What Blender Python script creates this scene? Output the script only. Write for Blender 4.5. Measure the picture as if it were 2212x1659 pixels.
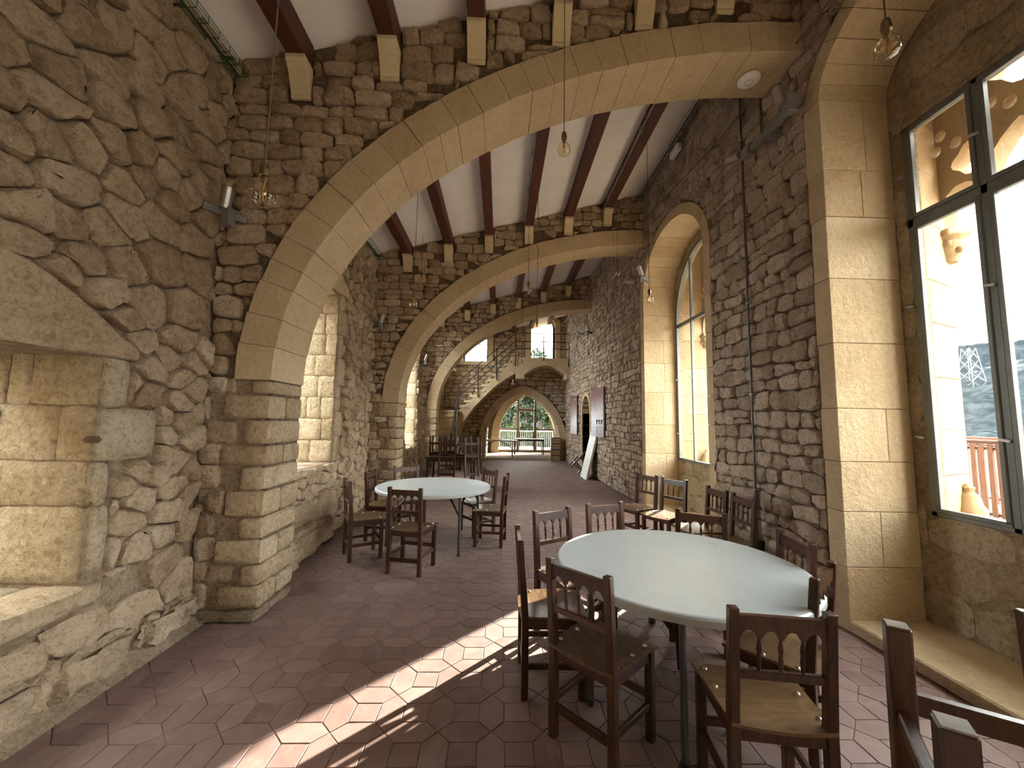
import bpy, bmesh, math, random
import numpy as np
from mathutils import Vector, Matrix, geometry

random.seed(11)
rng = np.random.default_rng(11)
SC = bpy.context.scene
for o in list(bpy.data.objects):
    bpy.data.objects.remove(o)
COL = SC.collection
R = math.radians
PI = math.pi

# ------------------------------------------------------------------ camera
EYE = 1.58
CAM_YAW, CAM_PITCH, CAM_ROLL = 0.028905, 0.093744, 0.0165
F_PX, W_PX, H_PX = 850.0, 2212.0, 1659.0
_d = Vector((math.sin(CAM_YAW) * math.cos(CAM_PITCH), math.cos(CAM_YAW) * math.cos(CAM_PITCH), math.sin(CAM_PITCH)))
_r0 = _d.cross(Vector((0, 0, 1))).normalized()
_u0 = _r0.cross(_d)
_r = _r0 * math.cos(CAM_ROLL) + _u0 * math.sin(CAM_ROLL)
_u = _u0 * math.cos(CAM_ROLL) - _r0 * math.sin(CAM_ROLL)
cam = bpy.data.cameras.new('camera')
cam.sensor_width = 36.0
cam.lens = 36.0 * F_PX / W_PX
cam.clip_start = 0.02
cam.clip_end = 3000
camo = bpy.data.objects.new('camera', cam)
COL.objects.link(camo)
camo.matrix_world = Matrix(((_r.x, _u.x, -_d.x, 0), (_r.y, _u.y, -_d.y, 0), (_r.z, _u.z, -_d.z, EYE), (0, 0, 0, 1)))
SC.camera = camo

# ------------------------------------------------------------------ light
SC.view_settings.view_transform = 'Standard'
SC.view_settings.look = 'None'
SC.view_settings.gamma = 1.0
SC.view_settings.use_curve_mapping = False
SC.view_settings.exposure = 1.45
SKY_STRENGTH = 9.0
SUN_STRENGTH = 19.0
SUN_AZ, SUN_EL = R(45.5), R(22.5)      # azimuth from +X towards +Y

wd = bpy.data.worlds.new('sky'); SC.world = wd
wd.use_nodes = True
nt = wd.node_tree; nt.nodes.clear()
wo = nt.nodes.new('ShaderNodeOutputWorld'); bg = nt.nodes.new('ShaderNodeBackground')
tc = nt.nodes.new('ShaderNodeTexCoord'); ns = nt.nodes.new('ShaderNodeTexNoise'); cr = nt.nodes.new('ShaderNodeValToRGB')
ns.inputs['Scale'].default_value = 3.2; ns.inputs['Detail'].default_value = 6; ns.inputs['Roughness'].default_value = 0.55
cr.color_ramp.elements[0].position = 0.34; cr.color_ramp.elements[0].color = (0.62, 0.78, 0.95, 1)
cr.color_ramp.elements[1].position = 0.47; cr.color_ramp.elements[1].color = (1.0, 0.985, 0.96, 1)
nt.links.new(tc.outputs['Generated'], ns.inputs['Vector'])
nt.links.new(ns.outputs['Fac'], cr.inputs['Fac'])
nt.links.new(cr.outputs['Color'], bg.inputs['Color'])
bg.inputs['Strength'].default_value = SKY_STRENGTH
nt.links.new(bg.outputs['Background'], wo.inputs['Surface'])

sl = bpy.data.lights.new('sun', 'SUN'); sl.energy = SUN_STRENGTH; sl.angle = R(0.6); sl.color = (1.0, 0.93, 0.82)
so = bpy.data.objects.new('sun', sl); COL.objects.link(so)
SUN_DIR = Vector((math.cos(SUN_AZ) * math.cos(SUN_EL), math.sin(SUN_AZ) * math.cos(SUN_EL), math.sin(SUN_EL)))
so.rotation_euler = SUN_DIR.to_track_quat('Z', 'Y').to_euler()
so.location = SUN_DIR * 60
cy = SC.cycles
cy.max_bounces = 16; cy.diffuse_bounces = 12; cy.glossy_bounces = 4; cy.transparent_max_bounces = 24
cy.sample_clamp_indirect = 6.0
cy.use_denoising = True

# ------------------------------------------------------------------ materials
def new_mat(name):
    m = bpy.data.materials.new(name); m.use_nodes = True
    t = m.node_tree; b = t.nodes['Principled BSDF']
    return m, t, b
def N(t, kind, **kw):
    n = t.nodes.new('ShaderNode' + kind)
    for k, v in kw.items():
        if k in n.inputs: n.inputs[k].default_value = v
        else: setattr(n, k, v)
    return n
def ramp(t, fac, stops):
    c = t.nodes.new('ShaderNodeValToRGB'); e = c.color_ramp.elements
    while len(e) < len(stops): e.new(0.5)
    for el, (p, col) in zip(e, stops):
        el.position = p; el.color = (*col, 1)
    t.links.new(fac, c.inputs['Fac'])
    return c.outputs['Color']
def mixc(t, a, b, fac, mode='MIX'):
    m = t.nodes.new('ShaderNodeMix'); m.data_type = 'RGBA'; m.blend_type = mode
    for sock, v in ((m.inputs['Factor'], fac), (m.inputs['A'], a), (m.inputs['B'], b)):
        if hasattr(v, 'is_linked'): t.links.new(v, sock)
        elif isinstance(v, (int, float)): sock.default_value = v
        else: sock.default_value = (*v, 1)
    return m.outputs['Result']
def pos(t, scale=(1, 1, 1), obj=False):
    if obj: src = t.nodes.new('ShaderNodeTexCoord').outputs['Object']
    else: src = t.nodes.new('ShaderNodeNewGeometry').outputs['Position']
    mp = t.nodes.new('ShaderNodeMapping'); mp.inputs['Scale'].default_value = scale
    t.links.new(src, mp.inputs['Vector'])
    return mp.outputs['Vector']
def noise(t, vec, scale, detail=4, rough=0.55, dist=0.0):
    n = N(t, 'TexNoise', Scale=scale, Detail=detail, Roughness=rough, Distortion=dist)
    t.links.new(vec, n.inputs['Vector'])
    return n.outputs['Fac']
def bump(t, b, height, strength, dist, prev=None):
    n = N(t, 'Bump', Strength=strength, Distance=dist)
    t.links.new(height, n.inputs['Height'])
    if prev is not None: t.links.new(prev, n.inputs['Normal'])
    t.links.new(n.outputs['Normal'], b.inputs['Normal'])
    return n.outputs['Normal']
def math2(t, op, a, b):
    n = t.nodes.new('ShaderNodeMath'); n.operation = op
    for i, v in enumerate((a, b)):
        if isinstance(v, (int, float)): n.inputs[i].default_value = v
        else: t.links.new(v, n.inputs[i])
    return n.outputs[0]

def stone_mat(name, stops, rough=0.9, pit=0.4, fine=0.012, grain=(1, 1, 1), stain=0.35, mottle=5.0, objrand=False, speck=1.0):
    """stone whose colour varies from piece to piece by the 'tone' attribute (or by object), with mottling, pits and grain"""
    m, t, b = new_mat(name)
    v = pos(t)
    if objrand: tone = t.nodes.new('ShaderNodeObjectInfo').outputs['Random']
    else: tone = N(t, 'Attribute', attribute_name='tone').outputs['Fac']
    n1 = noise(t, v, mottle, 6, 0.62)
    f = math2(t, 'ADD', math2(t, 'MULTIPLY', tone, 0.55), math2(t, 'MULTIPLY', math2(t, 'SUBTRACT', n1, 0.27), 0.95))
    col = ramp(t, f, stops)
    n2 = noise(t, v, 1.3, 5, 0.6)
    col = mixc(t, col, mixc(t, col, (0.62, 0.55, 0.47), 1.0, 'MULTIPLY'), ramp(t, n2, [(0.42, (0, 0, 0)), (0.72, (stain,) * 3)]))
    n4 = noise(t, v, 24, 6, 0.72, 0.8)
    col = mixc(t, col, mixc(t, col, (0.50, 0.43, 0.36), 1.0, 'MULTIPLY'), ramp(t, n4, [(0.30, (0.9 * speck,) * 3), (0.52, (0, 0, 0))]))
    col = mixc(t, col, (0.72, 0.63, 0.49), ramp(t, n4, [(0.56, (0, 0, 0)), (0.74, (0.45 * speck,) * 3)]))
    n3 = noise(t, v, 85, 3, 0.7)
    col = mixc(t, col, (0.12, 0.09, 0.06), ramp(t, n3, [(0.28, (0.75 * speck,) * 3), (0.42, (0, 0, 0))]))
    t.links.new(col, b.inputs['Base Color'])
    b.inputs['Roughness'].default_value = rough
    b.inputs['Specular IOR Level'].default_value = 0.2
    hv = pos(t, grain)
    h1 = noise(t, hv, 26, 7, 0.68)
    h2 = noise(t, hv, 9, 4, 0.6, 0.6)
    hh = math2(t, 'ADD', math2(t, 'MULTIPLY', h1, 0.9), h2)
    bump(t, b, hh, min(1.0, pit * 1.3), fine * 3.2)
    return m

M = {}
M['rubble'] = stone_mat('rubble_stone', [(0.05, (0.32, 0.225, 0.135)), (0.45, (0.54, 0.41, 0.27)), (0.75, (0.65, 0.52, 0.365)), (1.0, (0.73, 0.63, 0.49))], pit=0.8, fine=0.014)
M['rubble_dark'] = stone_mat('dark_rubble_stone', [(0.05, (0.32, 0.24, 0.175)), (0.45, (0.50, 0.395, 0.30)), (0.75, (0.62, 0.505, 0.395)), (1.0, (0.70, 0.60, 0.50))], pit=0.8, fine=0.014)
M['block'] = stone_mat('dressed_block', [(0.05, (0.42, 0.31, 0.19)), (0.5, (0.56, 0.44, 0.29)), (1.0, (0.66, 0.55, 0.39))], pit=0.8, fine=0.012, stain=0.25)
M['ashlar'] = stone_mat('smooth_ashlar', [(0.05, (0.47, 0.355, 0.215)), (0.5, (0.56, 0.435, 0.275)), (1.0, (0.64, 0.525, 0.36))], pit=0.75, fine=0.007, stain=0.22, mottle=3.0, speck=0.3)
M['pitted'] = stone_mat('pitted_ashlar', [(0.05, (0.36, 0.275, 0.16)), (0.5, (0.52, 0.43, 0.29)), (1.0, (0.66, 0.58, 0.43))], pit=0.9, fine=0.012, stain=0.4, mottle=4.0)
M['mortar'] = stone_mat('lime_mortar', [(0.05, (0.30, 0.215, 0.14)), (0.5, (0.47, 0.36, 0.245)), (1.0, (0.60, 0.49, 0.36))], pit=1.0, fine=0.02, stain=0.5)
M['joint'] = stone_mat('dark_joint', [(0.05, (0.17, 0.12, 0.075)), (0.5, (0.28, 0.21, 0.14)), (1.0, (0.38, 0.30, 0.21))], pit=0.8, fine=0.015)
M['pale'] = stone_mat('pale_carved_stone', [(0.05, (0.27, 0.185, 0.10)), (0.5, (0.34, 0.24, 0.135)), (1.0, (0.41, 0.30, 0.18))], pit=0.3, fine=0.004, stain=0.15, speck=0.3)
M['terrace'] = stone_mat('terrace_paving', [(0.05, (0.20, 0.18, 0.155)), (1.0, (0.28, 0.255, 0.22))], pit=0.3)

def plain(name, col, rough=0.5, metal=0.0, spec=0.5, var=0.0, vs=20, bmp=0.0, obj=True):
    m, t, b = new_mat(name)
    b.inputs['Roughness'].default_value = rough; b.inputs['Metallic'].default_value = metal
    b.inputs['Specular IOR Level'].default_value = spec
    v = pos(t, obj=obj); n = noise(t, v, vs, 5, 0.6)
    lo = tuple(c * (1 - var) for c in col); hi = tuple(min(1, c * (1 + var)) for c in col)
    t.links.new(ramp(t, n, [(0.3, lo), (0.7, hi)]), b.inputs['Base Color'])
    if bmp: bump(t, b, n, bmp, 0.004)
    return m
M['plaster'] = plain('white_plaster', (0.80, 0.775, 0.76), 0.95, var=0.05, vs=2.5, bmp=0.15, spec=0.1, obj=False)
M['corbel'] = stone_mat('corbel_stone', [(0.05, (0.50, 0.40, 0.24)), (0.5, (0.58, 0.475, 0.30)), (1.0, (0.64, 0.54, 0.36))], pit=0.2, fine=0.004, stain=0.2, speck=0.3)

def wood_mat(name, dark, mid, light, rough=0.4, grain=(6, 1.2, 6), vscale=7, objrand=0.35, obj=True, coat=0.0, wear=None):
    m, t, b = new_mat(name)
    v = pos(t, grain, obj)
    n = noise(t, v, vscale, 6, 0.6, 1.2)
    r = t.nodes.new('ShaderNodeObjectInfo').outputs['Random']
    f = math2(t, 'ADD', n, math2(t, 'MULTIPLY', math2(t, 'SUBTRACT', r, 0.5), objrand))
    col = ramp(t, f, [(0.3, dark), (0.52, mid), (0.75, light)])
    if wear:
        w = noise(t, pos(t, (1, 1, 1), obj), 9, 5, 0.6)
        col = mixc(t, col, wear, ramp(t, w, [(0.56, (0, 0, 0)), (0.70, (0.55,) * 3)]))
    t.links.new(col, b.inputs['Base Color'])
    rr = t.nodes.new('ShaderNodeMapRange'); rr.inputs['To Min'].default_value = rough - 0.08; rr.inputs['To Max'].default_value = rough + 0.14
    t.links.new(n, rr.inputs['Value']); t.links.new(rr.outputs['Result'], b.inputs['Roughness'])
    b.inputs['Coat Weight'].default_value = coat; b.inputs['Coat Roughness'].default_value = 0.25
    bump(t, b, n, 0.25, 0.002)
    return m
M['chair'] = wood_mat('chair_wood', (0.020, 0.0075, 0.0035), (0.044, 0.017, 0.0085), (0.080, 0.034, 0.016), 0.30, (10, 10, 1.5), 6)
M['seat'] = wood_mat('seat_plywood', (0.055, 0.026, 0.011), (0.105, 0.055, 0.023), (0.175, 0.105, 0.048), 0.30, (1.2, 8, 1), 5, coat=0.2, wear=(0.26, 0.17, 0.09))
M['beam'] = wood_mat('beam_wood', (0.055, 0.014, 0.007), (0.085, 0.022, 0.011), (0.13, 0.038, 0.02), 0.6, (9, 0.7, 9), 4, 0.2, obj=False)
M['darkwood'] = wood_mat('dark_table_wood', (0.022, 0.010, 0.006), (0.05, 0.022, 0.012), (0.08, 0.036, 0.02), 0.35, (1.5, 8, 8), 5)
M['slat'] = wood_mat('fence_wood', (0.085, 0.034, 0.018), (0.13, 0.055, 0.03), (0.18, 0.085, 0.05), 0.6, (8, 8, 1), 4)
M['crate'] = wood_mat('crate_wood', (0.26, 0.17, 0.085), (0.36, 0.25, 0.13), (0.44, 0.32, 0.18), 0.7, (1.2, 8, 8), 4)
M['cratedark'] = wood_mat('crate_edge_wood', (0.05, 0.025, 0.013), (0.08, 0.04, 0.02), (0.12, 0.06, 0.03), 0.7, (8, 8, 2), 4)
M['plastic'] = plain('table_plastic', (0.40, 0.435, 0.435), 0.34, var=0.05, vs=5, bmp=0.02)
M['rimplastic'] = plain('table_rim_plastic', (0.47, 0.50, 0.48), 0.4, var=0.03)
M['whiteboard'] = plain('white_laminate', (0.62, 0.64, 0.64), 0.45, var=0.03)
M['steelgrey'] = plain('grey_tube_steel', (0.10, 0.105, 0.105), 0.38, 0.5, var=0.1)
M['iron'] = plain('dark_iron', (0.028, 0.022, 0.02), 0.5, 0.6, var=0.2)
M['frame'] = plain('window_frame_steel', (0.145, 0.155, 0.145), 0.42, 0.4, var=0.12)
M['browntrim'] = plain('brown_door_frame', (0.17, 0.125, 0.10), 0.5, 0.1, var=0.1)
M['whitepaint'] = plain('white_paint', (0.50, 0.49, 0.44), 0.5, var=0.04)
M['alu'] = plain('brushed_aluminium', (0.42, 0.41, 0.40), 0.38, 0.85, var=0.12)
M['greymetal'] = plain('grey_fitting', (0.20, 0.19, 0.185), 0.5, 0.3, var=0.1)
M['black'] = plain('black_plastic', (0.02, 0.02, 0.02), 0.5, var=0.2)
M['lens'] = plain('dark_lens', (0.012, 0.012, 0.014), 0.15)
M['stud'] = plain('steel_stud', (0.46, 0.42, 0.37), 0.3, 0.9, var=0.2)
M['brass'] = plain('aged_brass', (0.20, 0.15, 0.07), 0.32, 0.9, var=0.2)
M['cordm'] = plain('brown_textile_cord', (0.12, 0.085, 0.05), 0.8, var=0.2)
M['wornend'] = plain('worn_end_grain', (0.30, 0.26, 0.20), 0.7, var=0.3)
M['filament'] = plain('amber_filament', (0.60, 0.36, 0.14), 0.4, 0.1)
M['greenwire'] = plain('green_coated_wire', (0.035, 0.085, 0.03), 0.45, 0.2, var=0.2)
M['whiteplastic'] = plain('white_plastic', (0.74, 0.72, 0.72), 0.4, var=0.02)
M['pylon'] = plain('galvanised_steel', (0.14, 0.16, 0.175), 0.6, 0.3)

def glass_mat(name, tint, gloss=0.10, rough=0.02):
    m = bpy.data.materials.new(name); m.use_nodes = True
    t = m.node_tree; t.nodes.clear()
    out = t.nodes.new('ShaderNodeOutputMaterial')
    tr = N(t, 'BsdfTransparent'); tr.inputs['Color'].default_value = (*tint, 1)
    gl = N(t, 'BsdfGlossy'); gl.inputs['Roughness'].default_value = rough
    lw = N(t, 'LayerWeight', Blend=0.5); mx = N(t, 'MixShader')
    mul = math2(t, 'ADD', math2(t, 'MULTIPLY', math2(t, 'POWER', lw.outputs['Facing'], 4.0), gloss * 4), gloss * 0.4)
    t.links.new(mul, mx.inputs['Fac']); t.links.new(tr.outputs[0], mx.inputs[1]); t.links.new(gl.outputs[0], mx.inputs[2])
    t.links.new(mx.outputs[0], out.inputs['Surface'])
    return m
M['glass'] = glass_mat('window_glass', (0.96, 0.98, 0.97), 0.10)
M['bulb'] = glass_mat('amber_bulb_glass', (0.95, 0.88, 0.74), 0.24)

def tile_mat(name, objrand):
    m, t, b = new_mat(name)
    v = pos(t)
    tone = t.nodes.new('ShaderNodeObjectInfo').outputs['Random'] if objrand else N(t, 'Attribute', attribute_name='tone').outputs['Fac']
    n = noise(t, v, 9, 6, 0.65); n2 = noise(t, v, 2.0, 4, 0.6)
    f = math2(t, 'ADD', math2(t, 'ADD', math2(t, 'MULTIPLY', tone, 0.20), 0.12), math2(t, 'ADD', math2(t, 'MULTIPLY', n, 0.35), math2(t, 'MULTIPLY', n2, 0.2)))
    col = ramp(t, f, [(0.25, (0.120, 0.072, 0.060)), (0.5, (0.190, 0.120, 0.102)), (0.75, (0.255, 0.175, 0.152))])
    n3 = noise(t, v, 120, 3, 0.6)
    col = mixc(t, col, (0.42, 0.36, 0.31), ramp(t, n3, [(0.66, (0, 0, 0)), (0.76, (0.5,) * 3)]))
    n5 = noise(t, v, 4.5, 6, 0.7, 1.5)
    col = mixc(t, col, (0.30, 0.235, 0.20), ramp(t, n5, [(0.5, (0, 0, 0)), (0.8, (0.6,) * 3)]))
    t.links.new(col, b.inputs['Base Color'])
    b.inputs['Roughness'].default_value = 0.5
    rr = t.nodes.new('ShaderNodeMapRange'); rr.inputs['To Min'].default_value = 0.42; rr.inputs['To Max'].default_value = 0.72
    t.links.new(n5, rr.inputs['Value']); t.links.new(rr.outputs['Result'], b.inputs['Roughness'])
    bump(t, b, n, 0.35, 0.004)
    return m
M['tile'] = tile_mat('terracotta_tile', True)
M['tile_far'] = tile_mat('terracotta_tile_far', False)
M['grout'] = plain('floor_grout', (0.27, 0.215, 0.185), 0.95, var=0.3, vs=18, obj=False, spec=0.1)

def leaf_mat(name, a, bcol):
    m, t, b = new_mat(name)
    n = noise(t, pos(t), 0.9, 4, 0.6)
    t.links.new(ramp(t, n, [(0.35, a), (0.65, bcol)]), b.inputs['Base Color'])
    b.inputs['Roughness'].default_value = 0.7; b.inputs['Specular IOR Level'].default_value = 0.2
    return m
M['leaf'] = leaf_mat('tree_leaves', (0.018, 0.032, 0.009), (0.036, 0.056, 0.015))
M['pine'] = leaf_mat('olive_leaves', (0.014, 0.023, 0.011), (0.026, 0.038, 0.018))
M['bark'] = plain('bark', (0.07, 0.05, 0.035), 0.9, var=0.3)

def hill_mat():
    m, t, b = new_mat('wooded_hillside')
    v = pos(t)
    n = noise(t, v, 0.09, 8, 0.7); n2 = noise(t, v, 0.35, 5, 0.7); n3 = noise(t, v, 0.03, 4, 0.6)
    col = ramp(t, math2(t, 'ADD', math2(t, 'MULTIPLY', n, 0.5), math2(t, 'MULTIPLY', n2, 0.5)), [(0.32, (0.004, 0.006, 0.0075)), (0.5, (0.014, 0.018, 0.0205)), (0.68, (0.036, 0.042, 0.044))])
    col = mixc(t, col, (0.085, 0.09, 0.092), ramp(t, math2(t, 'ADD', math2(t, 'MULTIPLY', n3, 0.6), math2(t, 'MULTIPLY', n2, 0.4)), [(0.56, (0, 0, 0)), (0.66, (0.75,) * 3)]))
    t.links.new(col, b.inputs['Base Color']); b.inputs['Roughness'].default_value = 1.0; b.inputs['Specular IOR Level'].default_value = 0.0
    return m
M['hill'] = hill_mat()
# ------------------------------------------------------------------ mesh helpers
class MB:
    def __init__(s): s.v = []; s.f = []; s.t = []
    def add(s, vs, fs, tone=0.5):
        o = len(s.v)
        s.v.extend([tuple(map(float, p)) for p in vs]); s.f.extend([tuple(i + o for i in f) for f in fs]); s.t.extend([tone] * len(vs))
        return s
    def box(s, x0, x1, y0, y1, z0, z1, tone=0.5):
        return s.add([(x0, y0, z0), (x1, y0, z0), (x1, y1, z0), (x0, y1, z0), (x0, y0, z1), (x1, y0, z1), (x1, y1, z1), (x0, y1, z1)],
                     [(3, 2, 1, 0), (4, 5, 6, 7), (0, 1, 5, 4), (1, 2, 6, 5), (2, 3, 7, 6), (3, 0, 4, 7)], tone)
    def bar(s, p0, p1, w, h, up=(0, 0, 1), w1=None, h1=None):
        p0 = Vector(p0); p1 = Vector(p1); d = (p1 - p0).normalized(); up = Vector(up)
        if abs(d.dot(up)) > 0.98: up = Vector((0, 1, 0))
        a = d.cross(up).normalized(); b = a.cross(d)
        w1 = w if w1 is None else w1; h1 = h if h1 is None else h1
        vs = [p0 + a * sx * w / 2 + b * sy * h / 2 for sx, sy in ((-1, -1), (1, -1), (1, 1), (-1, 1))]
        vs += [p1 + a * sx * w1 / 2 + b * sy * h1 / 2 for sx, sy in ((-1, -1), (1, -1), (1, 1), (-1, 1))]
        return s.add(vs, [(3, 2, 1, 0), (4, 5, 6, 7), (0, 1, 5, 4), (1, 2, 6, 5), (2, 3, 7, 6), (3, 0, 4, 7)])
    def tube(s, pts, r, n=8, caps=True):
        pts = [Vector(p) for p in pts]; rings = []
        for i, p in enumerate(pts):
            d = (pts[min(i + 1, len(pts) - 1)] - pts[max(i - 1, 0)]).normalized()
            up = Vector((0, 0, 1)) if abs(d.z) < 0.95 else Vector((0, 1, 0))
            a = d.cross(up).normalized(); b = a.cross(d)
            rr = r[i] if isinstance(r, (list, tuple)) else r
            rings.append([p + (a * math.cos(2 * PI * k / n) + b * math.sin(2 * PI * k / n)) * rr for k in range(n)])
        vs = [q for g in rings for q in g]; fs = []
        for i in range(len(pts) - 1):
            for k in range(n):
                fs.append((i * n + k, i * n + (k + 1) % n, (i + 1) * n + (k + 1) % n, (i + 1) * n + k))
        if caps: fs += [tuple(range(n))[::-1], tuple(range((len(pts) - 1) * n, len(pts) * n))]
        return s.add(vs, fs)
    def lathe(s, prof, o=(0, 0, 0), n=16, caps=True):
        """prof: (radius, z) pairs turned about the vertical through o"""
        vs = []; fs = []
        for r_, z in prof:
            for k in range(n): vs.append((o[0] + r_ * math.cos(2 * PI * k / n), o[1] + r_ * math.sin(2 * PI * k / n), o[2] + z))
        for i in range(len(prof) - 1):
            for k in range(n): fs.append((i * n + k, i * n + (k + 1) % n, (i + 1) * n + (k + 1) % n, (i + 1) * n + k))
        if caps: fs += [tuple(range(n))[::-1], tuple(range((len(prof) - 1) * n, len(prof) * n))]
        return s.add(vs, fs)
    def prism(s, loops, fn, d0, d1, tone=0.5):
        """polygon with holes (lists of (u,v)) extruded from depth d0 to d1; fn(u,v,d) gives the point"""
        if not isinstance(loops[0][0], (tuple, list)): loops = [loops]
        tri = geometry.tessellate_polygon([[Vector((p[0], p[1], 0)) for p in l] for l in loops])
        flat = [p for l in loops for p in l]; n = len(flat)
        vs = [fn(p[0], p[1], d0) for p in flat] + [fn(p[0], p[1], d1) for p in flat]
        fs = [tuple(q) for q in tri] + [tuple(i + n for i in reversed(q)) for q in tri]
        o = 0
        for l in loops:
            k = len(l)
            for i in range(k): fs.append((o + i, o + (i + 1) % k, n + o + (i + 1) % k, n + o + i))
            o += k
        return s.add(vs, fs, tone)
    def build(s, name, m, parent=None, smooth=None, bevel=0.0, centre=True, recalc=True, seg=1, props=None):
        v = np.array(s.v, float).reshape(-1, 3)
        c = (v.min(0) + v.max(0)) / 2 if centre and len(v) else np.zeros(3)
        me = bpy.data.meshes.new(name)
        me.from_pydata((v - c).tolist(), [], s.f)
        if recalc or bevel:
            bm = bmesh.new(); bm.from_mesh(me)
            if recalc: bmesh.ops.recalc_face_normals(bm, faces=bm.faces[:])
            if bevel: bmesh.ops.bevel(bm, geom=[e for e in bm.edges if len(e.link_faces) == 2 and e.calc_face_angle(0) > 0.6], offset=bevel, segments=seg, profile=0.5, affect='EDGES', clamp_overlap=True)
            bm.to_mesh(me); bm.free()
        if not bevel and len(set(s.t)) > 1 or (len(s.t) and s.t[0] != 0.5):
            if len(me.vertices) == len(s.t):
                at = me.attributes.new('tone', 'FLOAT', 'POINT'); at.data.foreach_set('value', np.array(s.t, np.float32))
        if bevel and len(s.t):
            at = me.attributes.new('tone', 'FLOAT', 'POINT'); at.data.foreach_set('value', np.full(len(me.vertices), s.t[0], np.float32))
        if smooth is not None:
            me.polygons.foreach_set('use_smooth', [True] * len(me.polygons))
            if smooth < 180: me.set_sharp_from_angle(angle=R(smooth))
        me.materials.append(M[m] if isinstance(m, str) else m)
        o = bpy.data.objects.new(name, me); COL.objects.link(o); o.location = c.tolist()
        if parent is not None: o.parent = parent
        if props:
            for k, q in props.items(): o[k] = q
        return o

def tag(o, label, cat, group=None):
    o['label'] = label; o['category'] = cat
    if group: o['group'] = group
    return o
def thing(name, label, cat, loc=(0, 0, 0), rz=0.0, group=None):
    o = bpy.data.objects.new(name, None); COL.objects.link(o); o.empty_display_size = 0.1
    o.location = loc; o.rotation_euler = (0, 0, rz)
    return tag(o, label, cat, group)
KIDS = {}
def kids(o): return [c for c in KIDS_ALL(o)]
def KIDS_ALL(o): return o.children
def copy_tree(o, parent=None):
    c = o.copy(); COL.objects.link(c)
    if parent is not None: c.parent = parent
    for k in o.children: copy_tree(k, c)
    return c
def structure(o): o['kind'] = 'structure'; return o
def stuff(o): o['kind'] = 'stuff'; return o

# ------------------------------------------------------------------ stones
from mathutils import noise as _mn
def clip_poly(P, n, d):
    """keep the part of polygon P where n.p >= d"""
    if len(P) == 0: return P
    s = P @ n - d
    if (s >= 0).all(): return P
    if (s < 0).all(): return P[:0]
    out = []
    k = len(P)
    for i in range(k):
        a, b = P[i], P[(i + 1) % k]; sa, sb = s[i], s[(i + 1) % k]
        if sa >= 0: out.append(a)
        if (sa >= 0) != (sb >= 0): out.append(a + (b - a) * (sa / (sa - sb)))
    return np.array(out)
def area(P):
    x, y = P[:, 0], P[:, 1]
    return 0.5 * float(np.sum(x * np.roll(y, -1) - y * np.roll(x, -1)))
def fit(P, sdf, gap):
    for _ in range(9):
        if len(P) < 3: return None
        f = np.array([sdf(p[0], p[1]) for p in P]); i = int(f.argmin())
        if f[i] >= gap - 1e-4: break
        p = P[i]; e = 1e-4
        g = np.array([sdf(p[0] + e, p[1]) - sdf(p[0] - e, p[1]), sdf(p[0], p[1] + e) - sdf(p[0], p[1] - e)]) / (2 * e)
        L = np.hypot(*g)
        if L < 1e-6: return None
        g = g / L
        P = clip_poly(P, g, float((p + g * (gap - f[i])) @ g))
    return P if len(P) >= 3 else None
def rect_sdf(u0, u1, v0, v1):
    """positive outside the rectangle"""
    def f(u, v):
        dx = max(u0 - u, u - u1); dy = max(v0 - v, v - v1)
        if dx > 0 and dy > 0: return math.hypot(dx, dy)
        return max(dx, dy)
    return f
def rounded_box_in(u0, u1, v0, v1):
    return lambda u, v: min(u - u0, u1 - u, v - v0, v1 - v)

def voronoi(seeds, gap, rmax, aniso=1.0):
    S = np.array(seeds) * [1.0, aniso]; out = []
    for i, c in enumerate(S):
        d = np.hypot(*(S - c).T); idx = np.argsort(d)[1:22]
        r = rmax
        P = c + np.array([(-r, -r), (r, -r), (r, r), (-r, r)], float)
        for j in idx:
            if d[j] > 2 * rmax: break
            n = (c - S[j]) / d[j]
            P = clip_poly(P, n, float((c + S[j]) / 2 @ n + gap / 2))
            if len(P) < 3: break
        if len(P) >= 3: out.append(P / [1.0, aniso])
    return out
def scatter(u0, u1, v0, v1, size_fn, tries):
    """dart throwing with a size that varies from place to place"""
    pts = []; rad = []
    cell = {}; cs = 0.25
    for _ in range(tries):
        u = random.uniform(u0, u1); v = random.uniform(v0, v1); r = size_fn(u, v) * random.uniform(0.62, 1.35)
        ci, cj = int(u / cs), int(v / cs); ok = True
        for a in (-1, 0, 1):
            for b in (-1, 0, 1):
                for k in cell.get((ci + a, cj + b), ()):
                    if math.hypot(u - pts[k][0], (v - pts[k][1]) * 1.35) < 0.55 * (r + rad[k]): ok = False; break
                if not ok: break
            if not ok: break
        if ok:
            cell.setdefault((ci, cj), []).append(len(pts)); pts.append((u, v)); rad.append(r)
    return pts
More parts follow.
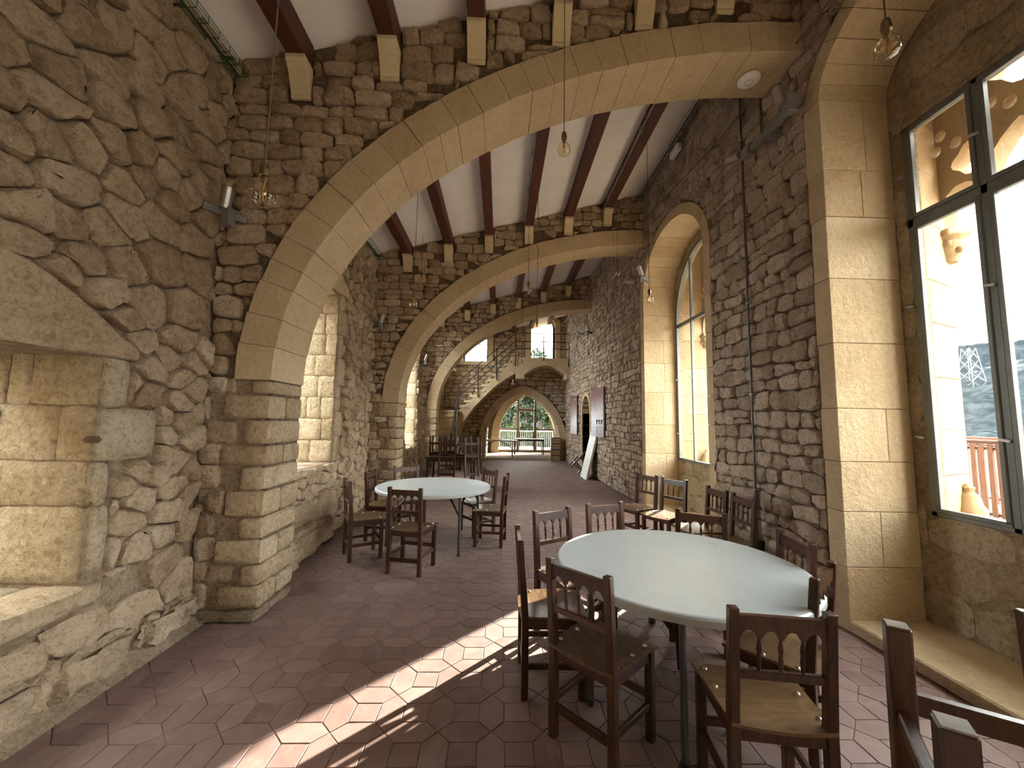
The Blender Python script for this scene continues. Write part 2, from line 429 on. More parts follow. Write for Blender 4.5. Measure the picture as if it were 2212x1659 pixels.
def courses(u0, u1, v0, v1, h, l, gap, wob=0.012):
    out = []; v = v0; k = 0
    ph = [random.uniform(0, 6.28) for _ in range(200)]
    B = lambda u, k: wob * (math.sin(u * 3.1 + ph[k]) + 0.6 * math.sin(u * 8.3 + ph[k + 90]))
    while v < v1:
        hh = random.uniform(*h); u = u0 - random.uniform(0, l[1])
        while u < u1:
            w = random.uniform(*l) * (0.7 + hh / h[1] * 0.5)
            j = lambda s=0.012: random.uniform(-s, s)
            a, b = u + gap / 2, u + w - gap / 2; m = (a + b) / 2
            if random.random() < 0.13 and hh > (h[0] + h[1]) / 2:
                sp = v + hh * random.uniform(0.4, 0.6)
                rows = [(v, sp), (sp, v + hh)]
            else: rows = [(v, v + hh)]
            for r0, r1 in rows:
                lo = lambda x: r0 + (B(x, k) if r0 == v else 0) + gap / 2
                hi = lambda x: r1 + (B(x, k + 1) if r1 == v + hh else 0) - gap / 2
                P = np.array([(a + j(), lo(a) + abs(j())), (m + j(.02), lo(m) - 0.006), (b + j(), lo(b) + abs(j())), (b + 0.004 + j(), (r0 + r1) / 2), (b + j(), hi(b) - abs(j())), (m + j(.02), hi(m) + 0.006), (a + j(), hi(a) - abs(j())), (a - 0.004 + j(), (r0 + r1) / 2)])
                out.append(P)
            u += w
        v += hh; k += 1
    return out

def stone_geo(P, depth, rough=1.0, detail=1, back=0.05, cut=0.2):
    """rounded, rough-faced stone over the polygon P: rings from the joint up to the face; returns (uvn list, faces)"""
    Q = []
    k = len(P)
    for i in range(k):
        a, b = P[i], P[(i + 1) % k]
        if np.hypot(*(b - a)) < 0.02: Q.append((a + b) / 2); continue
        Q.append(a + (b - a) * cut); Q.append(a + (b - a) * (1 - cut))
    Q = np.array(Q)
    if detail > 1:
        Q2 = []
        for i in range(len(Q)):
            a, b = Q[i], Q[(i + 1) % len(Q)]
            Q2.append(a)
            if np.hypot(*(b - a)) > 0.045: Q2.append((a + b) / 2 + rng.normal(0, 0.004, 2))
        Q = np.array(Q2)
    if len(Q) < 4: Q = np.array(P)
    n = len(Q); c = Q.mean(0)
    ext = math.sqrt(abs(area(P)))
    ins = min(0.20, 0.010 / max(ext, 0.03) * 2)
    sl = rng.normal(0, 0.07, 2) * rough
    rings = [(0.0, -back, 0.0), (0.0, depth * 0.45, 1.0), (ins, depth * 0.9, 1.0)]
    if detail > 0: rings.append((0.50, depth, 1.0))
    if detail > 1: rings[3:3] = [(0.24, depth * 0.97, 1.0)]; rings.append((0.76, depth, 1.0))
    ox, oy = rng.uniform(0, 90, 2); am = 0.0085 * rough
    def hz(p): return (_mn.fractal(Vector((p[0] * 7 + ox, p[1] * 7 + oy, 0.3)), 0.6, 2.2, 4) * am + _mn.noise(Vector((p[0] * 3.1 + oy, p[1] * 3.1 + ox, 2.0))) * am)
    vs = []
    for s_, h, jz in rings:
        ring = Q + (c - Q) * s_
        for p in ring:
            q = p + (rng.normal(0, 0.004 * rough, 2) if 0 < s_ < 0.3 else 0)
            z = h
            if h > 0: z += float((p - c) @ sl) * 0.5 + hz(p) * (0.5 if s_ == 0 else 1)
            vs.append((q[0], q[1], max(z, 0.004 + 0.3 * depth) if h > 0 else z))
    vs.append((c[0], c[1], max(depth + hz(c), 0.5 * depth)))
    fs = []
    m = len(rings)
    for r_ in range(m - 1):
        for i in range(n): fs.append((r_ * n + i, r_ * n + (i + 1) % n, (r_ + 1) * n + (i + 1) % n, (r_ + 1) * n + i))
    o = (m - 1) * n
    for i in range(n): fs.append((o + i, o + (i + 1) % n, m * n))
    return vs, fs

def seen(p):
    v = Vector(p) - Vector((0, 0, EYE)); z = v.dot(_d)
    if z < 0.15: return 0
    x = F_PX * v.dot(_r) / z; y = F_PX * v.dot(_u) / z
    if abs(x) > W_PX / 2 + 40 or abs(y) > H_PX / 2 + 40: return 0
    return 1.0 / (z * z)

def lay(polys, sdf, fn, m, parent, depth, limit=300, gap=0.006, amin=0.0012, rough=1.0, hidden=None, name='stone', tone=None, detail_px=70, smooth=50, cut=0.2):
    """put a stone over each polygon: the largest in view are parts of their own, the rest one part of kind stuff"""
    todo = []
    for P in polys:
        if area(P) < 0: P = P[::-1]
        c = P.mean(0)
        if sdf(c[0], c[1]) < -0.13: continue
        P = fit(P, sdf, gap)
        if P is None: continue
        A = area(P)
        if A < amin: continue
        c = P.mean(0); w = fn(c[0], c[1], 0)
        px = A * seen(w) * (0 if (hidden and hidden(c[0], c[1])) else 1)
        todo.append((px, A, P))
    todo.sort(key=lambda q: -q[0])
    rest = MB()
    for i, (px, A, P) in enumerate(todo):
        dp = depth(P) if callable(depth) else random.uniform(*depth)
        tn = tone(P) if tone else random.random()
        span = math.sqrt(px) * F_PX
        single = i < limit and px > 0 and span > 9
        vs, fs = stone_geo(P, dp, rough, 2 if span > detail_px else (1 if span > 22 else 0), cut=cut)
        mb = MB() if single else rest
        mb.add([fn(*q) for q in vs], fs, tn)
        if single: mb.build(name, m, parent, smooth=smooth)
    if rest.v: stuff(rest.build('small_stones', m, parent, smooth=smooth))
    return len(todo)

def rough_block(mb, x0, x1, y0, y1, z0, z1, r=0.012, amp=0.006, tone=0.5, nx=3):
    """a hewn block: a subdivided box with rounded, uneven edges"""
    bm = bmesh.new()
    bmesh.ops.create_cube(bm, size=1.0)
    bmesh.ops.subdivide_edges(bm, edges=bm.edges[:], cuts=nx, use_grid_fill=True)
    dx, dy, dz = x1 - x0, y1 - y0, z1 - z0
    sd = random.uniform(0, 50)
    vs = []
    for v in bm.verts:
        p = Vector((v.co.x * dx, v.co.y * dy, v.co.z * dz))
        e = [abs(abs(v.co.x) - 0.5) < 1e-4, abs(abs(v.co.y) - 0.5) < 1e-4, abs(abs(v.co.z) - 0.5) < 1e-4]
        k = sum(e)
        for a in range(3):
            if k >= 2 and e[a]: p[a] -= math.copysign(r * (1.0 if k == 2 else 1.35), p[a])
            elif e[a]: p[a] += random.uniform(-amp, amp) - 0.1 * amp
        vs.append((p.x + (x0 + x1) / 2, p.y + (y0 + y1) / 2, p.z + (z0 + z1) / 2))
    bm.verts.index_update()
    mb.add(vs, [tuple(q.index for q in f.verts) for f in bm.faces], tone)
    bm.free(); return mb
# ------------------------------------------------------------------ the hall: dimensions
XL, XR = -2.40, 2.75
ARCH_Y = (3.28, 7.30, 11.70)
AT = 0.50                                   # thickness of the cross arches
END_Y = 16.40
def ceil_z(x): return 4.717 + 0.27 * (x + 2.32)
ACX, ACZ, AA, AB, RING = 2.77, 1.88, 4.64, 3.14, 0.30   # quarter ellipse of the rampant arches

# --- floor
fl = structure(MB().box(XL - 0.9, 3.5, -4.2, 22.0, -0.25, -0.007).build('floor', 'grout'))
P_T, S_T = 0.272, 0.138
W_T = P_T - S_T
def hexa(h):
    a, w = S_T / 2, W_T / 2
    pts = [(-a, -w), (a, -w), (a + w, 0), (a, w), (-a, w), (-a - w, 0)]
    return pts if h else [(-y, x) for x, y in pts]
def tile_geo(pts, gap=0.0024):
    P = np.array(pts); n = len(P); c = P.mean(0); out = []
    for i in range(n):                       # inset the outline by the joint
        a, b, d = P[i - 1], P[i], P[(i + 1) % n]
        e1 = (b - a) / np.hypot(*(b - a)); e2 = (d - b) / np.hypot(*(d - b))
        n1 = np.array([-e1[1], e1[0]]); n2 = np.array([-e2[1], e2[0]]); bis = (n1 + n2); bis /= (bis @ n1)
        out.append(b + bis * gap)
    O = np.array(out); I = O + (c - O) * 0.022
    vs = [(p[0], p[1], -0.02) for p in O] + [(p[0], p[1], -0.0014) for p in O] + [(p[0], p[1], 0.0) for p in I]
    fs = [(k * n + i, k * n + (i + 1) % n, (k + 1) * n + (i + 1) % n, (k + 1) * n + i) for k in range(2) for i in range(n)]
    return vs, fs + [tuple(range(2 * n, 3 * n))]
sq = [(-S_T / 2, -S_T / 2), (S_T / 2, -S_T / 2), (S_T / 2, S_T / 2), (-S_T / 2, S_T / 2)]
TG = {}
for k, pts in (('square', sq), ('across', hexa(True)), ('along', hexa(False))):
    vs, fs = tile_geo(pts); me = bpy.data.meshes.new('floor_tile_' + k); me.from_pydata(vs, [], fs)
    me.materials.append(M['tile']); TG[k] = (vs, fs, me)
spots = []
for i in range(-9, 18):
    for j in range(-9, 56):
        x = -0.966 + i * P_T; y = 2.306 + (j - 6) * P_T
        for k, dx, dy in (('square', 0, 0), ('across', 0, P_T / 2), ('along', P_T / 2, 0)):
            a, b = x + dx, y + dy
            if a < XL - 0.2 or a > XR + 0.03 or b > END_Y + 0.3: continue
            if a < -1.80 and any(q - 0.1 < b < q + AT + 0.1 for q in ARCH_Y): continue
            spots.append((seen((a, b, 0)) * (EYE / math.hypot(a, b, EYE)), k, a, b))
spots.sort(key=lambda s: -s[0])
rest = MB()
for n, (w, k, a, b) in enumerate(spots):
    dz = random.uniform(-0.0016, 0.0); tx, ty = random.gauss(0, 0.004), random.gauss(0, 0.004); tz = random.gauss(0, 0.006)
    if n < 300 and w > 0:
        o = bpy.data.objects.new('tile', TG[k][2]); COL.objects.link(o); o.parent = fl
        o.location = Vector((a, b, dz)) - fl.location; o.rotation_euler = (tx, ty, tz)
    else:
        t_ = random.random()
        rest.add([(a + p[0] - tz * p[1], b + p[1] + tz * p[0], dz + p[2] + ty * p[0] * -1 + tx * p[1]) for p in TG[k][0]], TG[k][1], t_)
o_ = stuff(rest.build('small_tiles', 'tile_far', fl)); o_.location = Vector(o_.location) - fl.location

# --- ceiling and beams
cl = MB(); fn = lambda u, v, d: (u, d, v)
cl.prism([(XL - 0.3, ceil_z(XL - 0.3)), (3.6, ceil_z(3.6)), (3.6, ceil_z(3.6) + 0.15), (XL - 0.3, ceil_z(XL - 0.3) + 0.15)], fn, -4.2, END_Y + 0.9)
ce = structure(cl.build('ceiling', 'plaster', centre=False))
BX = [-1.80 + 0.763 * i for i in range(6)]
def beam_bottom(x): return 4.66 + 0.27 * (x + 1.8)
for y0, y1 in ((-4.0, ARCH_Y[0]), (ARCH_Y[0] + AT, ARCH_Y[1]), (ARCH_Y[1] + AT, ARCH_Y[2]), (ARCH_Y[2] + AT, END_Y)):
    for x in BX:
        zb = beam_bottom(x)
        b = MB().box(x - 0.075, x + 0.075, y0, y1, zb, ceil_z(x - 0.075) + 0.04)
        b.build('beam', 'beam', ce, bevel=0.006)
for k, y0, y1 in ((3, 3.78, 7.30), (5, 3.78, 7.30), (3, 7.80, 11.7), (5, 7.80, 11.7)):     # cable runs beside two beams
    x = BX[k] - 0.09; z = beam_bottom(x) + 0.05
    mb = MB().bar((x, y0, z), (x, y1, z), 0.018, 0.03)
    for q in range(4): mb.box(x - 0.022, x + 0.012, y0 + 0.5 + q * 0.85, y0 + 0.56 + q * 0.85, z - 0.035, z + 0.035)
    mb.build('cable_duct', 'greymetal', ce)

# --- cross arches
def arc_pt(t, off=0.0):
    """t from 0 (left springing) to 1 (crown at the right wall)"""
    a = PI - t * PI / 2
    p = np.array([ACX + AA * math.cos(a), ACZ + AB * math.sin(a)])
    n = np.array([math.cos(a) / AA, math.sin(a) / AB]); n /= np.hypot(*n)
    return p + n * off
_ts = np.linspace(0, 1, 400); _pp = np.array([arc_pt(t) for t in _ts]); _len = np.concatenate([[0], np.cumsum(np.hypot(*np.diff(_pp, axis=0).T))])
def t_at(s): return float(np.interp(s, _len, _ts))
_ext = np.array([arc_pt(t, RING) for t in np.linspace(0, 1, 60)])
def ext_sdf(u, v):
    """positive outside the arch ring's back"""
    if v < ACZ: return (-2.17 - u)
    d = np.hypot(_ext[:, 0] - u, _ext[:, 1] - v); i = int(d.argmin())
    inside = ((u - ACX) / (AA + RING)) ** 2 + ((v - ACZ) / (AB + RING)) ** 2 < 1
    return -float(d[i]) if inside else float(d[i])
def corbel_prof():
    return [(0.0, 0.0), (0.035, 0.0), (0.035, 0.035), (0.045, 0.05), (0.07, 0.12), (0.105, 0.19), (0.150, 0.245), (0.165, 0.262), (0.165, 0.30), (0.0, 0.30)]
for ai, Y in enumerate(ARCH_Y):
    # backing wall of the arch, set back behind the stones
    top = [(XR + 0.1, ceil_z(XR + 0.1)), (XL - 0.1, ceil_z(XL - 0.1))]
    loop = [(XL - 0.1, 0.0), (-1.885, 0.0), (-1.885, ACZ)] + [tuple(arc_pt(t, 0.012)) for t in np.linspace(0.0, 1, 40)[1:]] + [(XR + 0.1, ACZ + AB + 0.012)] + top
    aw = structure(MB().prism(loop, lambda u, v, d: (u, d, v), Y + 0.02, Y + AT - 0.02).build('wall_arch_%d' % (ai + 1), 'joint', centre=False))
    # voussoirs
    nv = 26; L = _len[-1]
    cuts = [0.0]; 
    for k in range(nv): cuts.append(cuts[-1] + random.uniform(0.8, 1.25))
    cuts = [c / cuts[-1] * L for c in cuts]
    for k in range(nv):
        s0, s1 = cuts[k] + 0.0014, cuts[k + 1] - 0.0014
        mb = MB(); ts = [t_at(s0 + (s1 - s0) * q / 2) for q in range(3)]
        off = random.uniform(-0.004, 0.004); yo = random.uniform(-0.006, 0.004)
        pts = [tuple(arc_pt(t, off)) for t in ts] + [tuple(arc_pt(t, RING + random.uniform(-0.006, 0.008))) for t in reversed(ts)]
        mb.prism(pts, lambda u, v, d: (u, d, v), Y - 0.03 + yo, Y + AT + 0.0, tone=random.uniform(0.3, 0.65))
        mb.build('voussoir', 'ashlar', aw, bevel=0.003)
    # corbels
    for x in BX:
        zb = beam_bottom(x) - 0.30
        MB().prism([(p[0], p[1]) for p in corbel_prof()], lambda u, v, d: (x + d, Y - 0.0 - u, zb + v), -0.082, 0.082, tone=random.random()).build('corbel', 'corbel', aw, bevel=0.004)
    # quoins of the pier
    z = 0.09; k = 0; qz = []
    while z < ACZ - 0.02:
        h = min(random.uniform(0.16, 0.215), ACZ - z)
        if ACZ - z - h < 0.10: h = ACZ - z
        w = (0.34, 0.20)[k % 2] + random.uniform(-0.05, 0.03); d1 = (0.24, 0.50)[k % 2]
        qz.append(rect_sdf(-1.885 - w + 0.02, 20.0, z - 0.004, z + h + 0.004))
        tone = random.random(); out = 0.014 + 0.02 * (1.9 - z) / 1.9
        mb = MB(); rough_block(mb, -1.885 + out - w, -1.885 + out, Y - 0.035, Y + d1 - 0.004, z + 0.003, z + h - 0.003, 0.010, 0.007, tone, 4)
        mb.build('quoin', 'block', aw, smooth=60)
        if d1 < AT:
            mb = MB(); rough_block(mb, -1.885 + out - 0.22, -1.885 + out - 0.004, Y + d1 + 0.006, Y + AT + 0.02, z + 0.003, z + h - 0.003, 0.011, 0.008, random.random(), 3)
            mb.build('quoin', 'block', aw, smooth=60)
        z += h; k += 1
    rough_block(MB(), -2.42, -1.86, Y - 0.05, Y + AT + 0.02, 0.0, 0.085, 0.012, 0.008, 0.4, 6).build('pier_footing', 'mortar', aw, smooth=60)
    # rubble of the spandrel
    corb = [rect_sdf(x - 0.085, x + 0.085, beam_bottom(x) - 0.30, 9) for x in BX]
    def dom(u, v):
        f = min(u - XL, XR + 0.02 - u, ceil_z(u) - v, v - 0.09)
        if v < ACZ:
            for c in qz: f = min(f, c(u, v))
        else: f = min(f, ext_sdf(u, v))
        if v > 3.9:
            for c in corb: f = min(f, c(u, v))
        return f
    MB().box(XL, -1.92, Y + 0.006, Y + 0.1, 0.08, ACZ, tone=0.7).build('mortar_bed', 'mortar', aw)
    P = courses(XL, -1.8, 0.09, ACZ + 0.03, (0.155, 0.20), (0.15, 0.27), 0.012, 0.010) + courses(XL, XR + 0.1, ACZ + 0.03, 6.2, (0.115, 0.185), (0.14, 0.30), 0.013, 0.013)
    lay(P, dom, lambda u, v, n: (u, Y + 0.02 - n, v), 'rubble', aw, (0.032, 0.066), 300 if ai == 0 else (260 if ai == 1 else 160), gap=0.006, rough=1.5)
# --- left wall with its window embrasures
EMB = 0.72                                   # depth of the embrasures
NI = [(0.55, 2.44, 0.58, 1.93), (4.70, 5.80, 0.95, 3.42), (10.0, 11.25, 0.85, 4.0), (12.5, 15.1, 2.45, 4.55)]     # y0, y1, sill, head
loop = [(-4.2, 0.0), (END_Y + 0.2, 0.0), (END_Y + 0.2, ceil_z(XL)), (-4.2, ceil_z(XL))]
holes = [[(a, c), (b, c), (b, d), (a, d)] for a, b, c, d in NI]
wl = structure(MB().prism([loop] + holes, lambda u, v, d: (d, u, v), XL - EMB - 0.05, XL - 0.012).build('wall_left', 'mortar', centre=False))

def grid_skin(u0, u1, v0, v1, step, sdf, fn, amp, sc):
    """an uneven mortar surface over part of a wall"""
    nu, nv = int((u1 - u0) / step) + 1, int((v1 - v0) / step) + 1
    from mathutils import noise as mn
    idx = {}; vs = []; fs = []
    for i in range(nu + 1):
        for j in range(nv + 1):
            u = u0 + (u1 - u0) * i / nu; v = v0 + (v1 - v0) * j / nv
            h = mn.fractal(Vector((u * sc, v * sc * 1.2, 3.7)), 0.7, 2.1, 4) * amp + mn.noise(Vector((u * 1.3, v * 1.3, 9))) * amp * 1.2
            idx[i, j] = len(vs); vs.append(fn(u, v, h - 0.010))
    for i in range(nu):
        for j in range(nv):
            u = u0 + (u1 - u0) * (i + 0.5) / nu; v = v0 + (v1 - v0) * (j + 0.5) / nv
            if sdf(u, v) > -step * 0.4: fs.append((idx[i, j], idx[i + 1, j], idx[i + 1, j + 1], idx[i, j + 1]))
    return MB().add(vs, fs, 0.45)

ni_s = [rect_sdf(a, b, c, d) for a, b, c, d in NI]
# dressed stones framing the near embrasure (y0, y1, z0, z1)
FR1 = [(2.44, 2.60, 1.62, 1.93), (2.44, 2.83, 1.29, 1.62), (2.44, 2.53, 1.03, 1.29), (2.44, 2.56, 0.64, 1.03), (0.30, 2.56, 0.44, 0.60)]
LIN1 = [(-0.2, 0.9), (0.9, 1.78), (1.78, 2.12), (2.12, 2.64)]
fr_s = [rect_sdf(*f) for f in FR1]
def lin_top(u): return 2.36 - max(0, u - 1.9) ** 1.5 * 0.62
def lin_sdf(u, v):
    return max(-(lin_top(u) - v) , 1.93 - v - 0.001 if False else -(v - 1.93), u - 2.64)
FR2 = []
z = 0.95; k = 0
while z < 3.3:
    h = random.uniform(0.28, 0.42); FR2.append((5.80, 5.80 + (0.14, 0.26)[k % 2], z, min(z + h, 3.42))); z += h; k += 1
FR2.append((4.4, 6.0, 3.42, 3.72))
f2_s = [rect_sdf(*f) for f in FR2]
def dom_left(u, v):
    f = min(v - 0.02, ceil_z(XL) - v)
    for y in ARCH_Y: f = min(f, rect_sdf(y - 0.02, y + AT + 0.02, -1, 9)(u, v))
    for s in ni_s + fr_s + f2_s: f = min(f, s(u, v))
    return min(f, lin_sdf(u, v))
def size_left(u, v):
    if u < 3.3:
        if v < 0.62: return 0.30
        if 0.6 < v < 2.0: return 0.17
        if v < 2.9: return 0.22
        return 0.205
    return 0.165
fl_ = lambda u, v, n: (XL + n, u, v)
seeds = scatter(0.2, 3.4, 0.0, 4.8, size_left, 9000) + scatter(3.7, END_Y, 0.0, 4.8, size_left, 26000)
P = voronoi(seeds, 0.016, 0.34, 1.3)
lay(P, dom_left, fl_, 'rubble', wl, lambda P: random.uniform(0.016, 0.062) * (1.0 if P[:, 0].mean() > 3 else 1.25), 300, gap=0.005, rough=2.2, name='stone', detail_px=60, cut=0.14,
    tone=lambda P: min(1, max(0, random.gauss(0.5, 0.22) + (0.22 if P[:, 1].mean() < 1.0 else (-0.12 if P[:, 1].mean() > 2.3 else 0.05)))))
g = grid_skin(0.3, 3.3, 0.0, 4.75, 0.035, lambda u, v: min(dom_left(u, v), 1), fl_, 0.016, 6.0)
g.build('mortar_bed', 'mortar', wl, smooth=180, recalc=False)
g = grid_skin(3.78, 7.3, 0.0, 4.75, 0.06, lambda u, v: min(dom_left(u, v), 1), fl_, 0.012, 6.0)
g.build('mortar_bed', 'mortar', wl, smooth=180, recalc=False)
for a, b, c, d in FR1[:-1]:
    rough_block(MB(), XL - 0.10, XL + 0.028, a + 0.002, b - 0.003, c + 0.003, d - 0.003, 0.012, 0.005, random.uniform(0.6, 1.0), 3).build('jamb_stone', 'pitted', wl, smooth=60)
for a, b in ((0.3, 1.2), (1.2, 2.56)):
    rough_block(MB(), XL - 0.30, XL + 0.035, a + 0.002, b - 0.002, 0.45, 0.60, 0.016, 0.007, 0.55, 5).build('sill_stone', 'block', wl, smooth=60)
rough_block(MB(), XL - EMB, XL - 0.29, 0.4, 2.44, 0.45, 0.598, 0.012, 0.006, 0.9, 5).build('sill_stone', 'pitted', wl, smooth=60)
for a, b in LIN1:
    us = np.linspace(a + 0.002, b - 0.002, 5)
    pr = [(us[0], 1.93), (us[-1], 1.93)] + [(u, lin_top(u)) for u in us[::-1]]
    if b > 2.6: pr = [(us[0], 1.93), (2.64, 1.93), (2.64, 2.02)] + [(u, lin_top(u)) for u in us[::-1][1:]]
    MB().prism(pr, lambda u, v, d: (d, u, v), XL - 0.05, XL + 0.022, tone=random.uniform(0.2, 0.6)).build('lintel_stone', 'block', wl, bevel=0.01)
    if b < 2.6:                                                          # splayed soffit of the lintel
        MB().prism([(XL - 0.05, 2.04), (XL - 0.05, 1.93), (XL - EMB, 1.99), (XL - EMB, 2.08)], lambda u, v, d: (u, d, v), a + 0.003, b - 0.003, tone=0.5).build('lintel_stone', 'ashlar', wl, bevel=0.006)
MB().prism([(XL - 0.05, 2.04), (XL - 0.05, 1.93), (XL - EMB, 1.99), (XL - EMB, 2.08)], lambda u, v, d: (u, d, v), 2.12, 2.46, tone=0.5).build('lintel_stone', 'ashlar', wl, bevel=0.006)
# reveal of the near embrasure: courses of big blocks facing the camera
def reveal(y, rows, mat='pitted', x_in=XL + 0.0, x_out=XL - EMB):
    for z0, z1, cuts in rows:
        xs = [x_out] + cuts + [x_in]
        for a, b in zip(xs[:-1], xs[1:]):
            rough_block(MB(), a + 0.002, b - 0.002, y - 0.012 - random.uniform(0, 0.008), y + 0.06, z0 + 0.003, z1 - 0.003, 0.007, 0.005, random.random(), 5).build('reveal_block', mat, wl, smooth=60)
reveal(2.44, [(0.60, 1.04, [-2.945]), (1.04, 1.30, []), (1.30, 1.63, [-2.62]), (1.63, 1.99, [-2.945, -2.81])])
MB().box(-3.05, -2.96, 2.405, 2.43, 1.50, 1.59).build('socket_hole', 'black', wl)
MB().lathe([(0.001, -0.02), (0.03, -0.018), (0.042, 0.0), (0.03, 0.02), (0.001, 0.022)], (0, 0, 0), 10).build('worn_hollow', 'joint', wl).location = (-2.41, 2.425, 1.43)
reveal(5.80, [(0.95 + 0.31 * i, 0.95 + 0.31 * (i + 1), [[-2.72], [-2.58], [-2.80, -2.6], [-2.66]][i % 4]) for i in range(8)])
reveal(11.25, [(0.85 + 0.35 * i, 0.85 + 0.35 * (i + 1), [[], [-2.66], [-2.8]][i % 3]) for i in range(9)])
for a, b, c, d in FR2[:-1]:
    rough_block(MB(), XL - 0.10, XL + 0.024, a + 0.002, b - 0.003, c + 0.003, d - 0.003, 0.012, 0.006, random.random(), 3).build('jamb_stone', 'block', wl, smooth=60)
MB().prism([(4.5, 3.42), (6.02, 3.42), (6.02, 3.55), (5.6, 3.74), (4.5, 3.74)], lambda u, v, d: (d, u, v), XL - 0.06, XL + 0.03, tone=0.5).build('lintel_stone', 'ashlar', wl, bevel=0.01)
MB().prism([(XL - 0.06, 3.55), (XL - 0.06, 3.42), (XL - EMB, 3.34), (XL - EMB, 3.5)], lambda u, v, d: (u, d, v), 4.6, 5.84, tone=0.4).build('lintel_stone', 'ashlar', wl, bevel=0.006)
rough_block(MB(), XL - EMB, XL + 0.03, 4.70, 5.80, 0.86, 0.95, 0.012, 0.006, 0.6, 4).build('sill_stone', 'pitted', wl, smooth=60)
rough_block(MB(), XL - EMB, XL + 0.03, 10.0, 11.25, 0.76, 0.85, 0.012, 0.006, 0.6, 4).build('sill_stone', 'pitted', wl, smooth=60)
# rocky ledge under the second embrasure
for x0, x1, y0, y1, z1 in ((-2.45, -2.02, 3.80, 4.35, 0.30), (-2.45, -2.10, 4.35, 4.95, 0.34), (-2.45, -2.16, 4.95, 5.5, 0.30), (-2.45, -2.25, 4.5, 5.3, 0.55), (-2.45, -2.30, 5.3, 5.9, 0.62), (-2.45, -2.28, 5.5, 6.2, 0.22)):
    mb = rough_block(MB(), x0, x1, y0, y1, 0.0, z1, 0.05, 0.03, random.random(), 5)
    mb.build('ledge_stone', 'rubble', wl, smooth=70)
# base course of boulders in the near bay
for y0, y1, z0, z1, dp in ((0.9, 1.55, 0.0, 0.30, 0.12), (1.55, 2.25, 0.0, 0.26, 0.11), (2.25, 2.75, 0.0, 0.24, 0.10), (2.75, 3.22, 0.06, 0.24, 0.14), (1.15, 1.85, 0.27, 0.44, 0.05)):
    rough_block(MB(), XL - 0.05, XL + dp, y0, y1, z0, z1, 0.055, 0.030, random.uniform(0.6, 0.95), 6).build('base_boulder', 'rubble', wl, smooth=70)
MB().prism([(XL, 0.0), (XL + 0.17, 0.0), (XL + 0.13, 0.02), (XL + 0.08, 0.055), (XL, 0.10)], lambda u, v, d: (u, d, v), 0.3, 3.3, tone=0.8).build('mortar_fillet', 'mortar', wl, smooth=40)

def window(name, rects, fn, d0, bars, glassrect, mat='frame', arch=None):
    """steel window: bars (u0,v0,u1,v1,width,depth) and one pane"""
    w = bpy.data.objects.new(name, None); COL.objects.link(w); w['kind'] = 'structure'
    for b in bars:
        (u0, v0, u1, v1, wd_, dp) = b
        mb = MB(); a = Vector(fn(u0, v0, d0)); c = Vector(fn(u1, v1, d0)); nrm = Vector(fn(0, 0, 1)) - Vector(fn(0, 0, 0))
        mb.bar(a, c, wd_, dp, nrm); mb.build('frame_bar', mat, w, bevel=0.004)
    mb = MB().prism(glassrect, fn, d0 - 0.003, d0 + 0.003); mb.build('pane', 'glass', w)
    return w
fl2 = lambda u, v, d: (XL - EMB + 0.03 + d, u, v)
for i, (a, b, c, d) in enumerate(NI):
    bars = [(a, c, b, c, .05, .05), (a, d, b, d, .05, .05), (a + .02, c, a + .02, d, .05, .05), (b - .02, c, b - .02, d, .05, .05), ((a + b) / 2, c, (a + b) / 2, d, .05, .05)]
    window('window_%d' % (i + 1), None, fl2, 0.0, bars, [(a, c), (b, c), (b, d), (a, d)])

# --- right wall with the two arched window recesses
REC = 0.59                                   # depth of a recess up to its window wall
XW = XR + REC                                # face of the window wall
XT = 3.86                                    # plane of the outer tracery
WIN = [dict(yc=1.985, hw=1.125, zs=4.42, rise=0.62, zf=0.09), dict(yc=6.235, hw=1.125, zs=4.03, rise=0.86, zf=0.09), dict(yc=-2.2, hw=1.125, zs=4.2, rise=0.8, zf=0.09)]
BAND = 0.165
def win_curve(w, off=0.0, n=24):
    pts = []
    for k in range(n + 1):
        a = PI * k / n
        pts.append((w['yc'] + (w['hw'] + off) * math.cos(a), w['zs'] + (w['rise'] + off) * math.sin(a)))
    return pts                                # from far side (larger y) over the top to the near side
def win_loop(w, off=0.0, z0=None):
    z0 = w['zf'] if z0 is None else z0
    return [(w['yc'] + w['hw'] + off, z0)] + win_curve(w, off) + [(w['yc'] - w['hw'] - off, z0)]
DOORN = (11.95, 13.10, 2.42)                  # small arched niche: y0, y1, crown
nl = [(DOORN[1], 0.02)] + [(12.525 + 0.575 * math.cos(PI * k / 12), 1.86 + 0.56 * math.sin(PI * k / 12)) for k in range(13)] + [(DOORN[0], 0.02)]
loop = [(-4.2, 0.0), (20.0, 0.0), (20.0, 6.4), (-4.2, 6.4)]
fr = lambda u, v, d: (XR + d, u, v)
wr = structure(MB().prism([loop] + [win_loop(w, 0.02, 0.012) for w in WIN] + [nl], fr, 0.008, REC - 0.01).build('wall_right', 'joint', centre=False))
